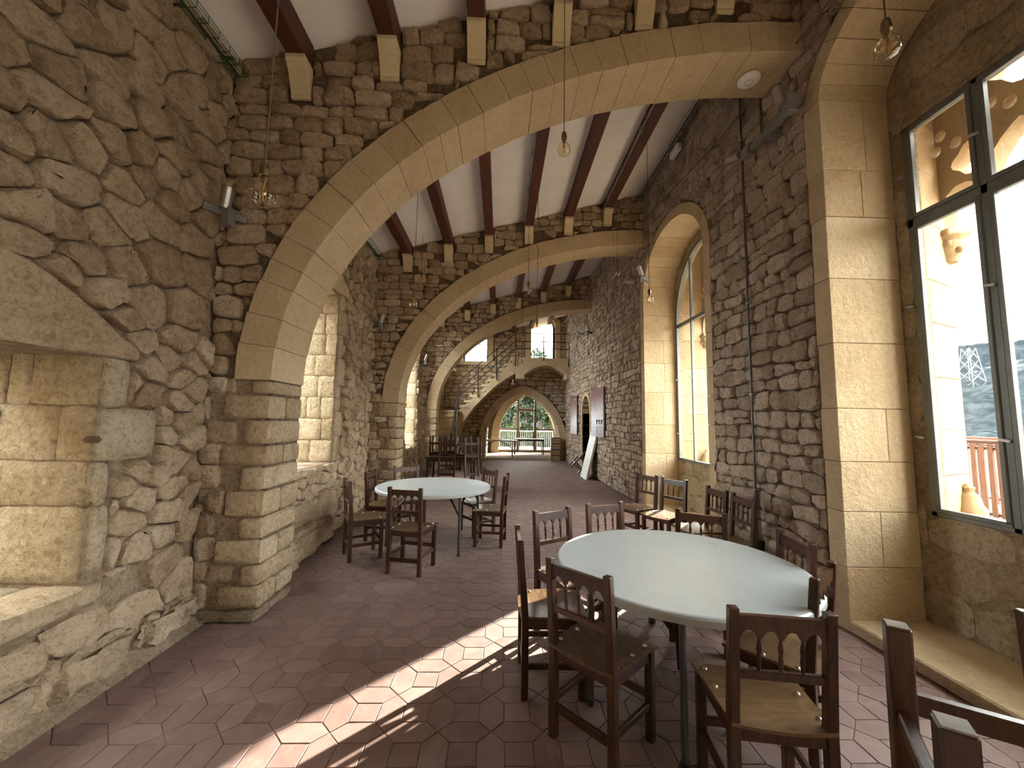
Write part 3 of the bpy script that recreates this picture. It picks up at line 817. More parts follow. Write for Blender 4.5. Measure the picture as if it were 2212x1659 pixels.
for i, w in enumerate(WIN):
    # raised floor of the recess
    structure(MB().prism([(XR - 0.02, 0.0), (XW + 0.3, 0.0), (XW + 0.3, w['zf']), (XR - 0.02, w['zf'])], lambda u, v, d: (u, d, v), w['yc'] - w['hw'] - 0.03, w['yc'] + w['hw'] + 0.03, tone=0.6).build('recess_step', 'ashlar', wr, bevel=0.012))
    # jamb blocks: band on the wall face and reveal
    for sgn in (1, -1):
        z = w['zf'] * 0; 
        while z < w['zs'] - 0.02:
            h = random.uniform(0.36, 0.62)
            if w['zs'] - z - h < 0.25: h = w['zs'] - z
            y = w['yc'] + sgn * w['hw']; j = random.uniform(-0.003, 0.003); tn = random.random()
            ya, yb = sorted((y + j, y + sgn * (BAND + random.uniform(-0.01, 0.012))))
            sp = random.random() < 0.5 and h > 0.4
            xs = [XR - 0.022, XR + random.uniform(0.26, 0.42), XW] if sp else [XR - 0.022, XW]
            for xa, xb in zip(xs[:-1], xs[1:]):
                MB().box(xa + 0.001, xb - 0.001, ya, yb, z + 0.002, z + h - 0.002, tone=random.random()).build('jamb_block', 'ashlar', wr, bevel=0.004)
            z += h
    nv = 15
    for k in range(nv):
        a0, a1 = PI * k / nv + 0.0015, PI * (k + 1) / nv - 0.0015
        aa = [a0, (a0 + a1) / 2, a1]
        q = [(w['yc'] + w['hw'] * math.cos(a), w['zs'] + w['rise'] * math.sin(a)) for a in aa] + [(w['yc'] + (w['hw'] + BAND) * math.cos(a), w['zs'] + (w['rise'] + BAND) * math.sin(a)) for a in aa[::-1]]
        MB().prism(q, lambda u, v, d: (d, u, v), XR - 0.022, XW, tone=random.random()).build('arch_block', 'ashlar', wr, bevel=0.004)
wb_s = []
def win_out(w):
    pts = np.array(win_curve(w, BAND + 0.004, 48)); hw = w['hw'] + BAND + 0.004
    def f(u, v):
        if abs(u - w['yc']) > hw + 1: return 1.0
        if v < w['zs']: return abs(u - w['yc']) - hw
        d = float(np.hypot(pts[:, 0] - u, pts[:, 1] - v).min())
        ins = ((u - w['yc']) / hw) ** 2 + ((v - w['zs']) / (w['rise'] + BAND)) ** 2 < 1
        return -d if ins else d
    return f
wo_s = [win_out(w) for w in WIN]
def nout(u, v):
    if v < 1.86: return abs(u - 12.525) - 0.71
    return math.hypot(u - 12.525, v - 1.86) - 0.71
def dom_right(u, v):
    f = min(v - 0.015, ceil_z(XR) - v)
    for s in wo_s: f = min(f, s(u, v))
    return min(f, nout(u, v))
fR = lambda u, v, n: (XR - n, u, v)
P = courses(2.9, 5.2, 0.0, 6.2, (0.11, 0.20), (0.12, 0.30), 0.016, 0.02) + courses(5.2, END_Y + 0.1, 0.0, 6.2, (0.10, 0.165), (0.10, 0.24), 0.016, 0.016) + courses(0.3, 2.9, 4.9, 6.2, (0.12, 0.2), (0.14, 0.32), 0.016)
lay(P, dom_right, fR, 'rubble_dark', wr, (0.018, 0.050), 300, gap=0.006, rough=1.7, detail_px=50, cut=0.22)
# niche lining
for k in range(9):
    a0, a1 = PI * k / 9, PI * (k + 1) / 9; aa = [a0 + .004, a1 - .004]
    q = [(12.525 + 0.575 * math.cos(a), 1.86 + 0.56 * math.sin(a)) for a in aa] + [(12.525 + 0.70 * math.cos(a), 1.86 + 0.69 * math.sin(a)) for a in aa[::-1]]
    MB().prism(q, lambda u, v, d: (d, u, v), XR - 0.03, XR + 0.25, tone=random.random()).build('arch_block', 'ashlar', wr, bevel=0.005)
for y0, y1 in ((11.82, 11.95), (13.10, 13.23)):
    for k in range(5): MB().box(XR - 0.03, XR + 0.25, y0, y1, 0.372 * k + 0.002, 0.372 * (k + 1) - 0.002, tone=random.random()).build('jamb_block', 'ashlar', wr, bevel=0.005)
for k in range(7): MB().box(XR + 0.25, XR + REC - 0.02, 13.10, 13.2, 0.372 * k + 0.003, 0.372 * (k + 1) - 0.003, tone=random.random()).build('reveal_block', 'block', wr, bevel=0.006)
MB().box(XR + 0.55, XR + REC, 11.9, 13.15, 0, 2.6).build('niche_back', 'block', wr)
# --- window walls inside the recesses, glazing, outer tracery
def arch_top(yc, hw, zs, rise, n=16):
    return [(yc + hw * math.cos(PI * k / n), zs + rise * math.sin(PI * k / n)) for k in range(n + 1)]
for i, w in enumerate(WIN):
    yc = w['yc']
    gz0 = 0.91
    if i == 0: gh = 1.02; hole = [(yc + gh, gz0), (yc + gh, 4.07), (yc - gh, 4.07), (yc - gh, gz0)]
    else: gh = 1.075; hole = [(yc + gh, gz0)] + arch_top(yc, gh, 3.5, 1.22) + [(yc - gh, gz0)]
    ol = win_loop(w, 0.06, 0.0)
    MB().prism([ol, hole], fr, REC + 0.003, REC + 0.12).build('window_wall', 'pitted', wr, centre=False)
    if i == 0: hs = rect_sdf(yc - gh, yc + gh, gz0, 4.07)
    else:
        hp = np.array(arch_top(yc, gh, 3.5, 1.22, 40))
        def hs(u, v, yc=yc, hp=hp, gh=gh):
            if v < 3.5: return rect_sdf(yc - gh, yc + gh, 0.91, 9)(u, v)
            d = float(np.hypot(hp[:, 0] - u, hp[:, 1] - v).min())
            return -d if ((u - yc) / gh) ** 2 + ((v - 3.5) / 1.22) ** 2 < 1 else d
    wp = np.array(win_curve(w, 0.0, 48))
    def dom(u, v, w=w, wp=wp, hs=hs):
        f = min(v - w['zf'], w['hw'] - abs(u - w['yc']))
        if v > w['zs']:
            d = float(np.hypot(wp[:, 0] - u, wp[:, 1] - v).min())
            f = min(f, d if ((u - w['yc']) / w['hw']) ** 2 + ((v - w['zs']) / w['rise']) ** 2 < 1 else -d)
        return min(f, hs(u, v))
    P = []; z = w['zf']
    while z < w['zs'] + w['rise']:
        h = random.uniform(0.26, 0.36); y = yc - 1.3 - random.uniform(0, .4)
        while y < yc + 1.3:
            l = random.uniform(0.35, 0.75); P.append(np.array([(y + .002, z + .002), (y + l - .002, z + .002), (y + l - .002, z + h - .002), (y + .002, z + h - .002)])); y += l
        z += h
    lay(P, dom, lambda u, v, n: (XW - n, u, v), 'pitted' if i != 0 else 'pitted', wr, (0.004, 0.010), 120, gap=0.0015, amin=0.004, rough=0.25, name='ashlar_block', detail_px=60)
    # glazing
    fg = lambda u, v, d: (XW + 0.02 + d, u, v)
    T = 0.036
    if i == 0:
        ys = [yc + gh - 0.02, yc + gh / 2, yc, yc - gh / 2, yc - gh + 0.02]
        wn = structure(bpy.data.objects.new('window_5', None)); COL.objects.link(wn)
        def bar(u0, v0, u1, v1, a=T, b=0.06, d=0.0, nm='frame_bar'):
            MB().bar(fg(u0, v0, d), fg(u1, v1, d), a, b, (1, 0, 0)).build(nm, 'frame', wn, bevel=0.004)
        bar(yc - gh, gz0 + .02, yc + gh, gz0 + .02); bar(yc - gh, 4.05, yc + gh, 4.05)
        for y in ys: bar(y, gz0, y, 4.07, 0.045)
        bar(yc - gh, 3.24, yc + gh, 3.24, 0.07)
        for a, b in zip(ys[:-1], ys[1:]):                                   # opening leaves: slim inner frames
            for z0, z1 in ((gz0 + .05, 3.19), (3.29, 4.02)):
                for q in ((a - .04, z0, a - .04, z1), (b + .04, z0, b + .04, z1), (a - .02, z0, b + .02, z0), (a - .02, z1, b + .02, z1)): bar(*q, 0.03, 0.04, -0.02, 'leaf_frame')
        for y in (ys[0] + 0.03, ys[1]):
            for z in (1.5, 2.55, 3.65):
                MB().bar((XW - 0.025, y - .02, z), (XW - 0.025, y + .045, z + 0.012), 0.02, 0.02).build('hinge', 'alu', wn, bevel=0.003)
        for a, b in zip(ys[:-1], ys[1:]):
            for z0, z1 in ((gz0 + .05, 3.19), (3.29, 4.02)): MB().prism([(b + .04, z0), (a - .04, z0), (a - .04, z1), (b + .04, z1)], fg, -0.002, 0.002).build('pane', 'glass', wn)
    else:
        wn = structure(bpy.data.objects.new('window_%d' % (5 + i), None)); COL.objects.link(wn)
        def bar(u0, v0, u1, v1, a=T, b=0.06, d=0.0, nm='frame_bar'):
            MB().bar(fg(u0, v0, d), fg(u1, v1, d), a, b, (1, 0, 0)).build(nm, 'frame', wn, bevel=0.004)
        bar(yc - gh, gz0 + .02, yc + gh, gz0 + .02, 0.05)
        zt = lambda y: 3.5 + 1.22 * math.sqrt(max(0, 1 - ((y - yc) / gh) ** 2))
        for y in (yc - 0.50, yc + 0.50): bar(y, gz0, y, zt(y), 0.036, 0.045)
        for s_ in (-1, 1): bar(yc + s_ * (gh - .015), gz0, yc + s_ * (gh - .015), 3.5, 0.045)
        bar(yc - gh, 3.42, yc + gh, 3.42, 0.06)
        mb = MB(); pts = [Vector(fg(u, v, 0)) for u, v in arch_top(yc, gh - 0.015, 3.5, 1.205, 18)]
        for a, b in zip(pts[:-1], pts[1:]): mb.bar(a, b, 0.045, 0.06, (1, 0, 0))
        mb.build('frame_bar', 'frame', wn)
        for y in (yc + gh - .01, yc + .50):
            for z in (1.4, 2.4, 3.8): MB().bar((XW - 0.025, y - .02, z), (XW - 0.025, y + .04, z + .01), 0.018, 0.018).build('hinge', 'alu', wn)
        MB().prism(hole, fg, -0.002, 0.002).build('pane', 'glass', wn)
    # outer embrasure and tracery: four lancets on slender columns, foiled openings above
    tr_ = structure(bpy.data.objects.new('trim_%d' % (i + 1), None)); COL.objects.link(tr_)
    OW = 1.245 if i != 1 else 1.08                                                    # half width outside
    for s_ in (-1, 1):
        z = 0.3; k = 0
        while z < 5.2:
            h = random.uniform(0.34, 0.6)
            q = [(XW + 0.12, yc + s_ * (gh + 0.03)), (XT + 0.10, yc + s_ * (OW + 0.02)), (XT + 0.10, yc + s_ * (OW + 0.4)), (XW + 0.12, yc + s_ * (OW + 0.4))]
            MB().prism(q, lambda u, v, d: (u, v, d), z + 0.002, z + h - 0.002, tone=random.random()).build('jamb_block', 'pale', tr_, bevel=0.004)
            z += h
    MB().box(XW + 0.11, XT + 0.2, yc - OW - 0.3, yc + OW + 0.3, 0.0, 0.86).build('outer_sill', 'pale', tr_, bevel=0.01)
    zsp = 3.30; lh = 0.585 + (OW - 1.245) / 2; fx_ = lh / 0.585
    head = [(-.585, 3.30), (-.585, 3.40), (-0.56, 3.52), (-0.51, 3.60), (-0.44, 3.645), (-0.36, 3.64), (-0.30, 3.60), (-0.265, 3.54), (-0.25, 3.62), (-0.20, 3.74), (-0.12, 3.84), (-0.05, 3.90)]
    head = [(x * fx_, z) for x, z in head]; head[0] = (-lh, 3.30); head = head + [(0.0, 3.93)] + [(-x, z) for x, z in head[::-1]]
    cs = [yc - 0.07 - lh, yc + 0.07 + lh]
    lower = [(c + x, z) for c in cs for x, z in head]
    outer = [(yc - OW - 0.1, zsp)] + lower + [(yc + OW + 0.1, zsp)] + [(yc + OW + 0.1, 5.25), (yc - OW - 0.1, 5.25)]
    def ell(cy_, cz_, ry, rz_, n=14, lob=0.0):
        return [(cy_ + ry * math.cos(2 * PI * k / n) * (1 + lob * math.cos(4 * 2 * PI * k / n)), cz_ + rz_ * math.sin(2 * PI * k / n) * (1 + lob * math.cos(4 * 2 * PI * k / n))) for k in range(n)]
    holes = []
    for s_ in (-1, 1):
        holes.append(ell(yc + s_ * 0.985 * fx_, 3.83, 0.115, 0.125, 24, 0.14))
        for dy, z in ((1.175, 4.16), (1.065, 4.02), (1.22, 4.04), (0.815, 4.17), (0.865, 4.05), (0.70, 4.08)): holes.append(ell(yc + s_ * dy * fx_, z, 0.045, 0.05, 10))
        holes.append(ell(yc + s_ * 0.30, 3.98, 0.115, 0.125, 24, 0.14))
        holes.append(ell(yc + s_ * 0.62 * fx_, 4.42, 0.19, 0.20, 24, 0.14))
    holes.append(ell(yc, 4.40, 0.23, 0.25, 24, 0.16))
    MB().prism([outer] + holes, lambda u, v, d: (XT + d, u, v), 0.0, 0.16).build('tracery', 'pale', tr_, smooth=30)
    for y in (yc - OW - 0.02, yc, yc + OW + 0.02):                # columns (engaged ones at the ends)
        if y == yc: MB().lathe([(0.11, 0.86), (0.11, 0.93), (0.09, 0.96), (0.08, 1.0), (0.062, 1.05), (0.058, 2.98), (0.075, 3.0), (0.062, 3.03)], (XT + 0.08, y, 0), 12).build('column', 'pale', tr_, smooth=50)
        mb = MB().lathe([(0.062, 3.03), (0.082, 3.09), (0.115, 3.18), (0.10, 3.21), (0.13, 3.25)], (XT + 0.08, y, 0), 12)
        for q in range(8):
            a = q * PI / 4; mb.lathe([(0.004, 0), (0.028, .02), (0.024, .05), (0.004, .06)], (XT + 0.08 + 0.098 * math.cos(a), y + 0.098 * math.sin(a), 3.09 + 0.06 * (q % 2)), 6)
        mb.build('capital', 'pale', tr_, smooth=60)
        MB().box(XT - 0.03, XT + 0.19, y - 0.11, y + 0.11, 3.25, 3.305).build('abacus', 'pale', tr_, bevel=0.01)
    for s_ in (1, -1):                                            # little finial on the sill beside the jamb
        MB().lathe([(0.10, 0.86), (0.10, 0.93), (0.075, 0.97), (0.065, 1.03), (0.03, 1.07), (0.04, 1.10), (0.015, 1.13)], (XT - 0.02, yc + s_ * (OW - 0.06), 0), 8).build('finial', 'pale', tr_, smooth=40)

# --- back wall behind the camera, with a plank door
bl = [(XL - 0.8, 0.0), (3.4, 0.0), (3.4, 6.3), (XL - 0.8, 6.3)]
bw = structure(MB().prism([bl, [(-0.9, 0.01), (0.3, 0.01), (0.3, 2.3), (-0.9, 2.3)]], lambda u, v, d: (u, d, v), -4.3, -3.75).build('wall_back', 'rubble'))
d2 = structure(bpy.data.objects.new('door_2', None)); COL.objects.link(d2)
for k in range(6): MB().box(-0.9 + 0.2 * k + .003, -0.7 + 0.2 * k - .003, -4.05, -3.98, 0.02, 2.29).build('plank', 'darkwood', d2)

# --- end wall: pointed archway, two upper windows
def pointed(yc, hw, zs, rise, n=10, base=0.0):
    """pointed arch outline from the right foot over the apex to the left foot"""
    R_ = (hw * hw + rise * rise) / (2 * hw); th = math.asin(min(1, rise / R_)); pts = [(yc + hw, base)]
    for k in range(n + 1):
        a = th * k / n; pts.append((yc + hw - R_ + R_ * math.cos(a), zs + R_ * math.sin(a)))
    left = [(2 * yc - x, z) for x, z in pts[:-1]][::-1]
    return pts + left
AXC, AHW, AZS, ARISE = 0.95, 1.54, 0.75, 1.97
UW1 = (1.24, 2.28, 4.10, 5.62); UW2 = (-1.60, -0.57, 4.05, 5.05)
def round_top(x0, x1, z0, zs, n=12, off=0.0):
    c = (x0 + x1) / 2; r_ = (x1 - x0) / 2 + off
    return [(x1 + off, z0)] + [(c + r_ * math.cos(PI * k / n), zs + r_ * math.sin(PI * k / n)) for k in range(n + 1)] + [(x0 - off, z0)]
fe = lambda u, v, d: (u, END_Y + d, v)
el = [(XL - 0.8, -0.01), (3.6, -0.01), (3.6, 6.4), (XL - 0.8, 6.4)]
a_h = pointed(AXC, AHW + 0.01, AZS, ARISE + 0.01, base=0.003)
u1 = round_top(UW1[0], UW1[1], UW1[2], UW1[3]); u2 = round_top(UW2[0], UW2[1], UW2[2], UW2[3])
we = structure(MB().prism([el, a_h, u1, u2], fe, 0.02, 0.75).build('wall_end', 'joint', centre=False))
# ring of the archway
full = pointed(AXC, AHW, AZS, ARISE, 24); fo = pointed(AXC, AHW + 0.27, AZS, ARISE + 0.36, 24)
i0 = 0
def ring(outline, outl2, y0, y1, fn, parent, m, cuts, nm):
    a = np.array(outline); b = np.array(outl2)
    for q in range(len(cuts) - 1):
        k0, k1 = cuts[q], cuts[q + 1]
        pts = [tuple(p) for p in a[k0:k1 + 1]] + [tuple(p) for p in b[k0:k1 + 1][::-1]]
        c = np.mean(pts, 0); pts = [tuple(np.array(p) + (c - p) / np.hypot(*(c - p)) * 0.004) for p in pts]
        MB().prism(pts, fn, y0 + random.uniform(-.004, .004), y1, tone=random.random()).build(nm, m, parent, bevel=0.005)
cutl = [1, 4, 7, 10, 13, 16, 19, 22, 25, 28, 31, 34, 37, 40, 43, 46, 49]
ring(full, fo, -0.03, 0.75, fe, we, 'ashlar', cutl, 'voussoir')
for s_ in (1, -1):
    for k in range(3):
        x = AXC + s_ * AHW; xa, xb = sorted((x, x + s_ * (0.30 if k != 0 else 0.36)))
        MB().box(xa, xb, END_Y - 0.035, END_Y + 0.75, 0.25 * k + .003, 0.25 * (k + 1) - .003, tone=random.random()).build('quoin', 'ashlar', we, bevel=0.008)
fo_a = np.array(fo)
def out_arch(u, v):
    d = float(np.hypot(fo_a[:, 0] - u, fo_a[:, 1] - v).min())
    if v < AZS: return abs(u - AXC) - AHW - 0.36
    R_ = ((AHW + .27) ** 2 + (ARISE + .36) ** 2) / (2 * (AHW + .27)); x = abs(u - AXC)
    ins = math.hypot(x - (AHW + .27) + R_, v - AZS) < R_
    return -d if ins else d
us1 = rect_sdf(UW1[0] - .24, UW1[1] + .24, UW1[2] - .05, UW1[3] + .72); us2 = rect_sdf(UW2[0] - .26, UW2[1] + .26, UW2[2] - .18, UW2[3] + .8)
def dom_end(u, v): return min(u - XL, XR + 0.01 - u, ceil_z(u) - v, v - 0.02, out_arch(u, v), us1(u, v), us2(u, v))
P = courses(XL, XR + 0.1, 0.0, 6.2, (0.13, 0.20), (0.18, 0.38), 0.024, 0.014)
lay(P, dom_end, lambda u, v, n: (u, END_Y + 0.02 - n, v), 'rubble', we, (0.02, 0.06), 260, gap=0.01)
for (x0, x1, z0, zs) in (UW1, UW2):
    for s_, x in ((-1, x0), (1, x1)):
        z = z0
        while z < zs - 0.02:
            h = min(random.uniform(0.3, 0.5), zs - z); xa, xb = sorted((x, x + s_ * 0.23))
            MB().box(xa, xb, END_Y - 0.02, END_Y + 0.5, z + .002, z + h - .002, tone=random.uniform(0.4, 1)).build('jamb_block', 'ashlar', we, bevel=0.005); z += h
    for k in range(7):
        a = [PI * k / 7 + .004, PI * (k + .5) / 7, PI * (k + 1) / 7 - .004]; c = (x0 + x1) / 2; r_ = (x1 - x0) / 2
        q = [(c + r_ * math.cos(t), zs + r_ * math.sin(t)) for t in a] + [(c + (r_ + .23) * math.cos(t), zs + (r_ + .23) * math.sin(t)) for t in a[::-1]]
        MB().prism(q, fe, -0.02, 0.5, tone=random.random()).build('arch_block', 'ashlar', we, bevel=0.005)
MB().box(UW2[0] - .3, UW2[1] + .3, END_Y - 0.05, END_Y + 0.5, UW2[2] - .16, UW2[2], tone=0.8).build('sill_stone', 'ashlar', we, bevel=0.008)
for nm, (x0, x1, z0, zs), bars in (('window_10', UW1, [0]), ('window_11', UW2, [0.55])):
    c = (x0 + x1) / 2; ol = round_top(x0, x1, z0, zs)
    b = [(x0 + .03, z0, x0 + .03, zs, .05, .05), (x1 - .03, z0, x1 - .03, zs, .05, .05), (x0, z0 + .03, x1, z0 + .03, .05, .05)]
    if nm == 'window_11': b += [(x0, 4.86, x1, 4.86, .035, .04)]
    wn = window(nm, None, lambda u, v, d: (u, END_Y + 0.42 + d, v), 0.0, b, ol, 'frame')
    mb = MB(); pts = [(c + ((x1 - x0) / 2 - .03) * math.cos(PI * k / 14), END_Y + 0.42, zs + ((x1 - x0) / 2 - .03) * math.sin(PI * k / 14)) for k in range(15)]
    for a_, b_ in zip(pts[:-1], pts[1:]): mb.bar(a_, b_, .05, .05, (0, 1, 0))
    mb.build('frame_bar', 'frame', wn)
# passage behind the archway and its glazed screen
PY = 20.0
pas = structure(bpy.data.objects.new('wall_passage', None)); COL.objects.link(pas)
MB().box(-1.2, -0.62, END_Y + 0.75, PY, 0.0, 4.0).build('side_wall', 'joint', pas, centre=True)
P = courses(END_Y + 0.75, PY, 0.0, 3.4, (0.14, 0.2), (0.2, 0.4), 0.02)
lay(P, lambda u, v: min(u - END_Y - 0.75, PY - u, v - 0.01, 3.4 - v), lambda u, v, n: (-0.62 + n, u, v), 'pitted', pas, (0.02, 0.05), 60, gap=0.01)
MB().box(3.02, 3.5, END_Y + 0.75, 17.6, 0.0, 4.0).build('side_wall', 'block', pas); MB().box(3.02, 3.5, 17.6, PY, 2.9, 4.0).build('side_wall', 'block', pas)
MB().box(-1.2, 3.5, END_Y + 0.75, PY, 3.25, 3.5).build('vault', 'block', pas)
gx = lambda: None
dc, dhw, dzs, dri = 1.38, 1.43, 0.80, 2.14
inn = pointed(dc, dhw, dzs, dri, 24); out_ = pointed(dc, dhw + 0.37, dzs, dri + 0.4, 24)
MB().prism([[(-1.2, -0.01), (3.6, -0.01), (3.6, 4.0), (-1.2, 4.0)], pointed(dc, dhw + .01, dzs, dri + .01, 16, base=0.002)], lambda u, v, d: (u, d, v), PY, PY + 0.7).build('screen_wall', 'joint', pas)
ring(inn, out_, PY - 0.04, PY + 0.7, lambda u, v, d: (u, d, v), pas, 'ashlar', cutl, 'voussoir')
for s_ in (1, -1):
    for k in range(3):
        x = dc + s_ * dhw; xa, xb = sorted((x, x + s_ * 0.37))
        MB().box(xa, xb, PY - 0.045, PY + 0.7, 0.267 * k + .003, 0.267 * (k + 1) - .003, tone=random.random()).build('quoin', 'ashlar', pas, bevel=0.008)
dr = structure(bpy.data.objects.new('door_1', None)); COL.objects.link(dr)
fd = lambda u, v, d: (u, PY + 0.45 + d, v)
def pz(x):
    R_ = (dhw * dhw + dri * dri) / (2 * dhw); q = abs(x - dc) - dhw + R_
    return dzs + math.sqrt(max(0, R_ * R_ - q * q))
def dbar(u0, v0, u1, v1, w_, m='browntrim', d=0.0, dp=0.07): MB().bar(fd(u0, v0, d), fd(u1, v1, d), w_, dp, (0, 1, 0)).build('frame_bar', m, dr, bevel=0.004)
for x in (0.93, 1.83): dbar(x, 0, x, pz(x), 0.10)
dbar(0.93, 2.16, 1.83, 2.16, 0.09)
for x0, x1 in ((dc - dhw, 0.93), (1.83, dc + dhw)): dbar(x0, 1.17, x1, 1.17, 0.07); dbar(x0, 1.12, x1, 1.12, 0.04, 'whitepaint', -0.03)
dbar(dc - dhw, 0.04, dc + dhw, 0.04, 0.08)
for x0, x1 in ((dc - dhw + .02, 0.88), (0.98, 1.78), (1.88, dc + dhw - .02)):
    dbar(x0, .11, x1, .11, .05, 'whitepaint', -0.02)
    dbar(x0 + .02, .1, x0 + .02, min(1.1, 2.1), .03, 'whitepaint', -0.02); dbar(x1 - .02, .1, x1 - .02, 1.1, .03, 'whitepaint', -0.02)
for x in (1.0, 1.76): dbar(x, .1, x, 2.1, .03, 'whitepaint', -0.02)
dbar(0.98, 2.1, 1.78, 2.1, .03, 'whitepaint', -0.02); dbar(0.98, 2.23, 1.78, 2.23, .03, 'whitepaint', -0.02)
mb = MB(); pp = [fd(x, z, 0) for x, z in inn[1:-1]]
for a_, b_ in zip(pp[:-1], pp[1:]): mb.bar(a_, b_, 0.06, 0.06, (0, 1, 0))
mb.build('frame_bar', 'whitepaint', dr)
MB().prism(inn, fd, -0.004, 0.004).build('pane', 'glass', dr)
# ------------------------------------------------------------------ stairs, balcony, railings
SY0, SY1 = 15.30, END_Y - 0.03
st = thing('stone_staircase', 'pale stone staircase climbing the end wall on a half arch up to the balcony', 'staircase')
n1 = 10; r1, g1 = 1.95 / n1, 0.235
for k in range(n1):
    y = SY0 - (n1 - k) * g1
    mb = MB().box(XL + 0.01, -1.62, y, SY0 + 0.3, k * r1, (k + 1) * r1 - 0.05, tone=0.2 + 0.2 * (k % 2)); mb.box(XL + 0.01, -1.60, y - 0.035, SY0 + 0.3, (k + 1) * r1 - 0.05, (k + 1) * r1, tone=0.9); mb.build('step', 'ashlar', st)
MB().box(XL + 0.01, -1.62, SY0 + 0.3, SY1, 0, 1.95, tone=0.5).build('landing', 'ashlar', st, bevel=0.01)
n2 = 10; r2, g2 = (4.05 - 1.95) / n2, (0.58 + 1.62) / n2
low = [(-1.64, 0.0), (-1.62, 0.75), (-1.52, 1.25), (-1.38, 1.56), (-1.20, 1.83), (-1.02, 2.07), (-0.62, 2.51), (-0.16, 2.96), (0.20, 3.22), (0.48, 3.39), (0.58, 3.42)]
top = [(0.58, 4.02)] + [q for k in range(n2 - 1, -1, -1) for q in ((-1.62 + k * g2 + 0.0, 1.92 + (k + 1) * r2 - r2 * 0.92),)] + [(-1.64, 1.9)]
MB().prism(low + top, lambda u, v, d: (u, d, v), SY0 + 0.02, SY1, tone=0.45).build('half_arch', 'ashlar', st, bevel=0.012)
for k in range(n2):
    x = -1.62 + k * g2
    rough_block(MB(), x - 0.02, min(x + g2 * 1.7, 0.575), SY0 - 0.012, SY1, 1.95 + k * r2 + 0.10, 1.95 + (k + 1) * r2, 0.008, 0.003, random.uniform(0.5, 1), 2).build('step', 'ashlar', st, smooth=50)
ba = thing('stone_balcony', 'pale stone balcony on a shallow arch across the top of the end wall', 'balcony')
bo = [(0.58, 3.23), (0.93, 3.23), (0.93, 3.41)] + [(0.93 + 1.63 * k / 10, 3.41 + 0.35 * math.sin(PI * k / 10) ** 0.9 + 0.05 * k / 10) for k in range(1, 10)] + [(2.56, 3.46), (2.56, 3.26), (XR - 0.03, 3.26), (XR - 0.03, 4.0), (0.58, 4.0)]
MB().prism(bo, lambda u, v, d: (u, d, v), SY0 + 0.02, SY1, tone=0.4).build('arch_slab', 'ashlar', ba, bevel=0.012)
MB().box(0.56, XR - 0.03, SY0, SY1, 3.985, 4.07, tone=0.7).build('deck', 'ashlar', ba, bevel=0.01)
for k in range(9):
    a = lambda q: (0.93 + 1.63 * q / 9, 3.41 + 0.35 * math.sin(PI * q / 9) ** 0.9 + 0.05 * q / 9)
    p, q_ = a(k + .03), a(k + .97)
    MB().prism([p, q_, (q_[0] + (k - 4) * .012, q_[1] + .16), (p[0] + (k - 5) * .012, p[1] + .16)], lambda u, v, d: (u, d, v), SY0 + 0.008, SY0 + 0.1, tone=random.random()).build('voussoir', 'ashlar', ba, bevel=0.004)
def railing(name, label, posts, rails):
    o = thing(name, label, 'railing')
    for p, q in posts: MB().bar(p, q, 0.035, 0.035, (0, 1, 0)).build('post', 'iron', o)
    for p, q in rails: MB().bar(p, q, 0.028, 0.028).build('rail', 'iron', o)
    return o
yr = SY0 - 0.035
railing('balcony_railing', 'dark iron railing of three thin rails along the balcony edge', [((x, yr, 3.72 if x != 1.67 else 3.95), (x, yr, 5.05)) for x in (0.56, 1.67, 2.66)],
        [((0.56, yr, z), (2.66, yr, z)) for z in (5.04, 4.71, 4.43)])
sl_ = (4.99 - 3.08) / (0.50 + 1.63)
railing('stair_railing', 'dark iron railing sloping up the second flight of the stone stairs', [((x, yr, 1.76 + (x + 1.63) * 0.97), (x, yr, 3.08 + (x + 1.63) * sl_)) for x in (-1.63, -0.88, -0.17)],
        [((-1.63, yr, 3.08 - d), (0.50, yr, 4.99 - d)) for d in (0, 0.32, 0.60)])
yb_ = SY0 - 10 * g1 + 0.1
railing('lower_stair_railing', 'dark iron railing beside the lower flight of the stone stairs', [((-1.60, yb_, 0.0), (-1.60, yb_, 1.15)), ((-1.60, yb_ + 1.1, 0.9), (-1.60, yb_ + 1.1, 2.05)), ((-1.60, SY0 - .14, 1.7), (-1.60, SY0 - .14, 3.0))],
        [((-1.60, yb_, 1.13 - d), (-1.60, SY0 - .14, 2.98 - d)) for d in (0, 0.32, 0.6)])

